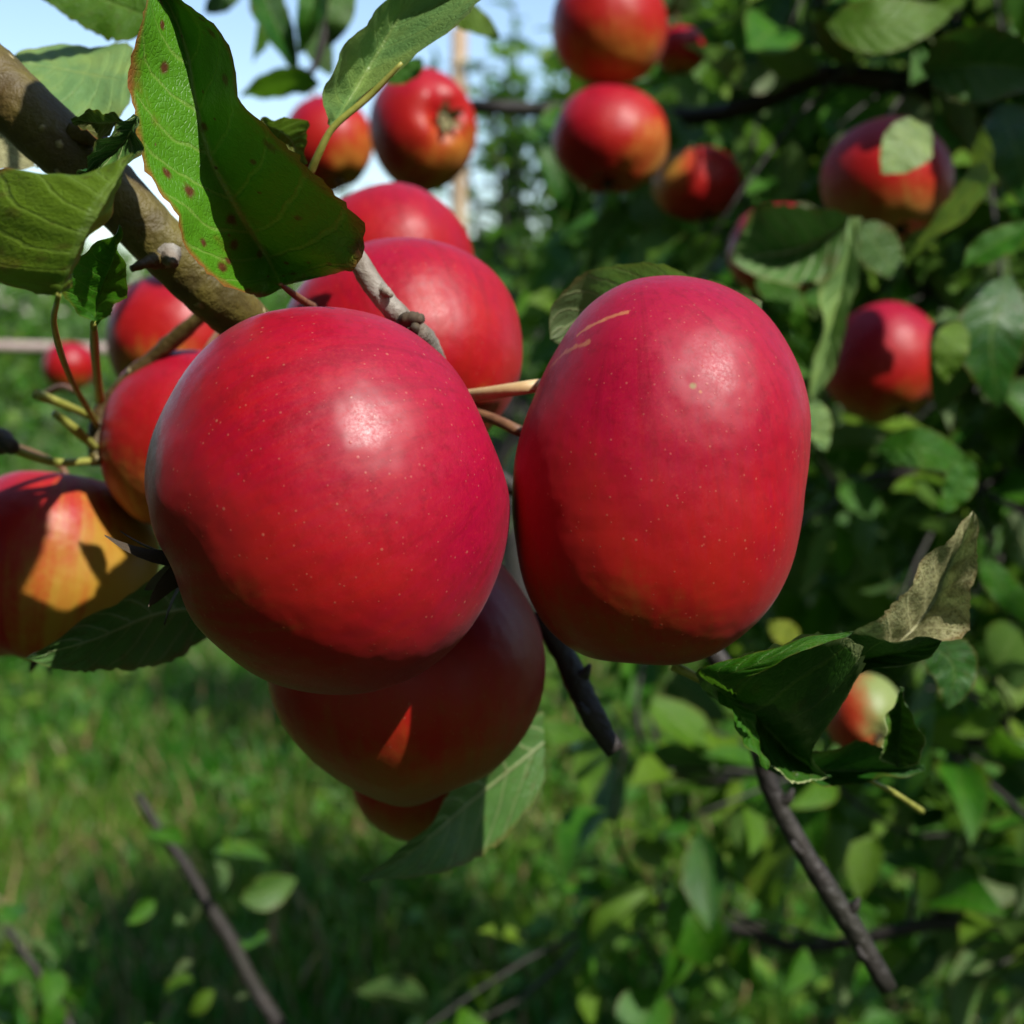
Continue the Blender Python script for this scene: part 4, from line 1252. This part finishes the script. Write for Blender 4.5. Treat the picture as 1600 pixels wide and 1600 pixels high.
def orchard_tree(x, y, h, rx, n, label, seed, z0=0.45, lo=0.03, hi=0.07, clump=0.12, shoots_up=0):
    r = np.random.default_rng(seed)
    base = np.array([x, y, float(ground_h(x, y)) if y < 25 else 0.0])
    T = thing('apple_tree', label, 'tree', tuple(base), 'apple trees of the orchard behind')
    T['o'] = tuple(base)
    tube('trunk', [base + [0, 0, -0.05], base + [0.02, 0, h * 0.25], base + [-0.02, 0.02, h * 0.5], base + [0.0, 0, h * 0.85]], [0.05, 0.04, 0.03, 0.012], M_DBARK, T, sides=10, lump=0.04, seed=seed)
    for q in range(5):
        a = r.uniform(0, 6.28)
        s = base + [0, 0, h * r.uniform(0.3, 0.6)]
        e = s + np.array([math.cos(a) * rx * 0.8, math.sin(a) * rx * 0.8, h * r.uniform(0.05, 0.25)])
        tube('limb', [s, (s + e) / 2 + [0, 0, 0.05], e], [0.022, 0.014, 0.006], M_DBARK, T, sides=7, lump=0.04, seed=seed + q)
    cen = base + np.array([0, 0, h * (z0 + 1) / 2])
    p, d, u = crown_seats(n, cen, np.array([rx, rx, h * (1 - z0) / 2]), seed, clump)
    if shoots_up:
        a, bb, cc_ = [], [], []
        for q in range(shoots_up):
            s = cen + np.array([r.uniform(-.5, .5) * rx, r.uniform(-.5, .5) * rx, 0.0])
            hh = r.uniform(0.3, 0.6) * h * 0.6
            e = s + np.array([r.normal() * 0.05, r.normal() * 0.05, hh])
            tube('shoot', [s, (s + e) / 2 + [0.01, 0, 0], e], [0.007, 0.005, 0.002], M_DBARK, T, sides=6, seed=seed + q)
            for k in range(26):
                tq = k / 26
                a.append(s + (e - s) * tq)
                bb.append((math.cos(k * 2.4), math.sin(k * 2.4), 0.7))
                cc_.append((0, 0, 1.0))
        p, d, u = np.vstack([p, a]), np.vstack([d, bb]), np.vstack([u, cc_])
    sc = r.uniform(lo, hi, len(p))
    me = foliage_mesh('crown', p - base, frames(d, u, r.normal(size=len(p)) * 0.6), sc, LOW, M_FAR)
    tag(add('crown', me, None, (0, 0, 0), T), kind='stuff')
    return T


b = P(800, 400, 3.2)
orchard_tree(b[0], b[1], 1.98, 0.26, 700, 'slender young apple tree with upright shoots beside the wooden stake', 201, z0=0.35, lo=0.045, hi=0.075, clump=0.06, shoots_up=8)
ROW = [(-2.6, 6.2, 1.75, .9, 'low bushy apple tree across the grass behind the yellow stalks at the left'),
       (-0.6, 6.8, 1.62, .9, 'low apple tree across the grass behind the large apples and the stake'),
       (0.75, 5.4, 1.62, .75, 'leafy apple tree in the open gap under the stacked pair of apples'),
       (1.9, 5.0, 2.1, .9, 'apple tree beyond the dark horizontal branch at upper right'),
       (-1.8, 10.5, 1.9, 1.1, 'far apple tree above the level grey cane at the left'),
       (0.6, 9.8, 1.9, 1.1, 'far apple tree low against the sky right of the stake'),
       (-0.4, 14.5, 2.1, 1.3, 'farthest apple tree, hidden but for bits beside the stake'),
       (2.8, 9.0, 2.2, 1.1, 'far tall apple tree glimpsed through the foliage at upper right')]
for q, (x, y, h, rx, lab) in enumerate(ROW):
    n = 3600 if y < 8 else 2600
    orchard_tree(x, y, h, rx, n, lab, 210 + q, z0=0.22, lo=0.05, hi=0.085)
# unseen trees added round the camera: their crowns block the sky light
def sky_screen_tree(base, boxes, label, seed):
    base = np.array(base, float)
    T = thing('apple_tree', label, 'tree', tuple(base), 'apple trees of the row round the camera')
    T['o'] = tuple(base)
    tube('trunk', [base + [0, 0, -0.05], base + [0.03, 0, 0.8], base + [-0.03, 0.02, 1.6], base + [0, 0, 2.5]], [0.06, 0.05, 0.04, 0.015], M_DBARK, T, sides=10, lump=0.04, seed=seed)
    pp, dd, uu = [], [], []
    for k, (cen, rad, n) in enumerate(boxes):
        p, d, u = crown_seats(n, np.array(cen), np.array(rad), seed + k, 0.13, 0.1)
        ok = []
        for q in p:
            x, y, dz = project(q)
            infr = dz > 0.02 and -500 < x < 2100 and -500 < y < 2100
            ok.append(not infr and np.linalg.norm(q - CAM) > 0.35 and sunlit(q))
        ok = np.array(ok)
        pp.append(p[ok]); dd.append(d[ok]); uu.append(u[ok])
    pp, dd, uu = np.vstack(pp), np.vstack(dd), np.vstack(uu)
    r = np.random.default_rng(seed)
    me = foliage_mesh('crown', pp - base, frames(dd, uu, r.normal(size=len(pp)) * 0.6), r.uniform(0.09, 0.14, len(pp)), LOW, M_FAR)
    tag(add('crown', me, None, (0, 0, 0), T), kind='stuff')


sky_screen_tree((-0.9, -1.3, 0), [((-0.8, -1.2, 1.9), (0.9, 0.6, 1.2), 3300), ((-0.7, -0.2, 2.3), (0.8, 0.8, 0.5), 2600)], 'apple tree standing behind the camera on the left', 301)
sky_screen_tree((1.0, -1.5, 0), [((0.9, -1.4, 1.7), (0.9, 0.6, 1.3), 3300)], 'apple tree standing behind the camera on the right', 302)
sky_screen_tree((-1.5, 0.5, 0), [((-1.4, 0.3, 1.6), (0.5, 1.0, 1.2), 3000)], 'apple tree standing at the left of the camera', 303)
sky_screen_tree((1.6, 0.3, 0), [((1.5, 0.2, 1.6), (0.5, 0.9, 1.2), 3000)], 'apple tree standing at the right of the camera', 304)
# far hedge closing the orchard
r = np.random.default_rng(33)
p = np.stack([r.uniform(-22, 22, 26000), r.uniform(21, 25, 26000), np.zeros(26000)], 1)
p[:, 2] = r.random(26000) ** 0.8 * (2.0 + 0.5 * np.sin(p[:, 0] * 0.7) + 0.3 * np.sin(p[:, 0] * 2.3 + 1))
me = foliage_mesh('far_hedge', p, frames(r.normal(size=p.shape), np.array([0, 0, 1.0]) + r.normal(size=p.shape) * 0.5, r.normal(size=len(p))), r.uniform(0.12, 0.3, len(p)), LOW, M_FAR)
tag(add('far_hedge', me), 'dense green hedge closing off the far end of the orchard', 'hedge', kind='stuff')

for o in list(bpy.data.objects):
    if 'o' in o:
        del o['o']
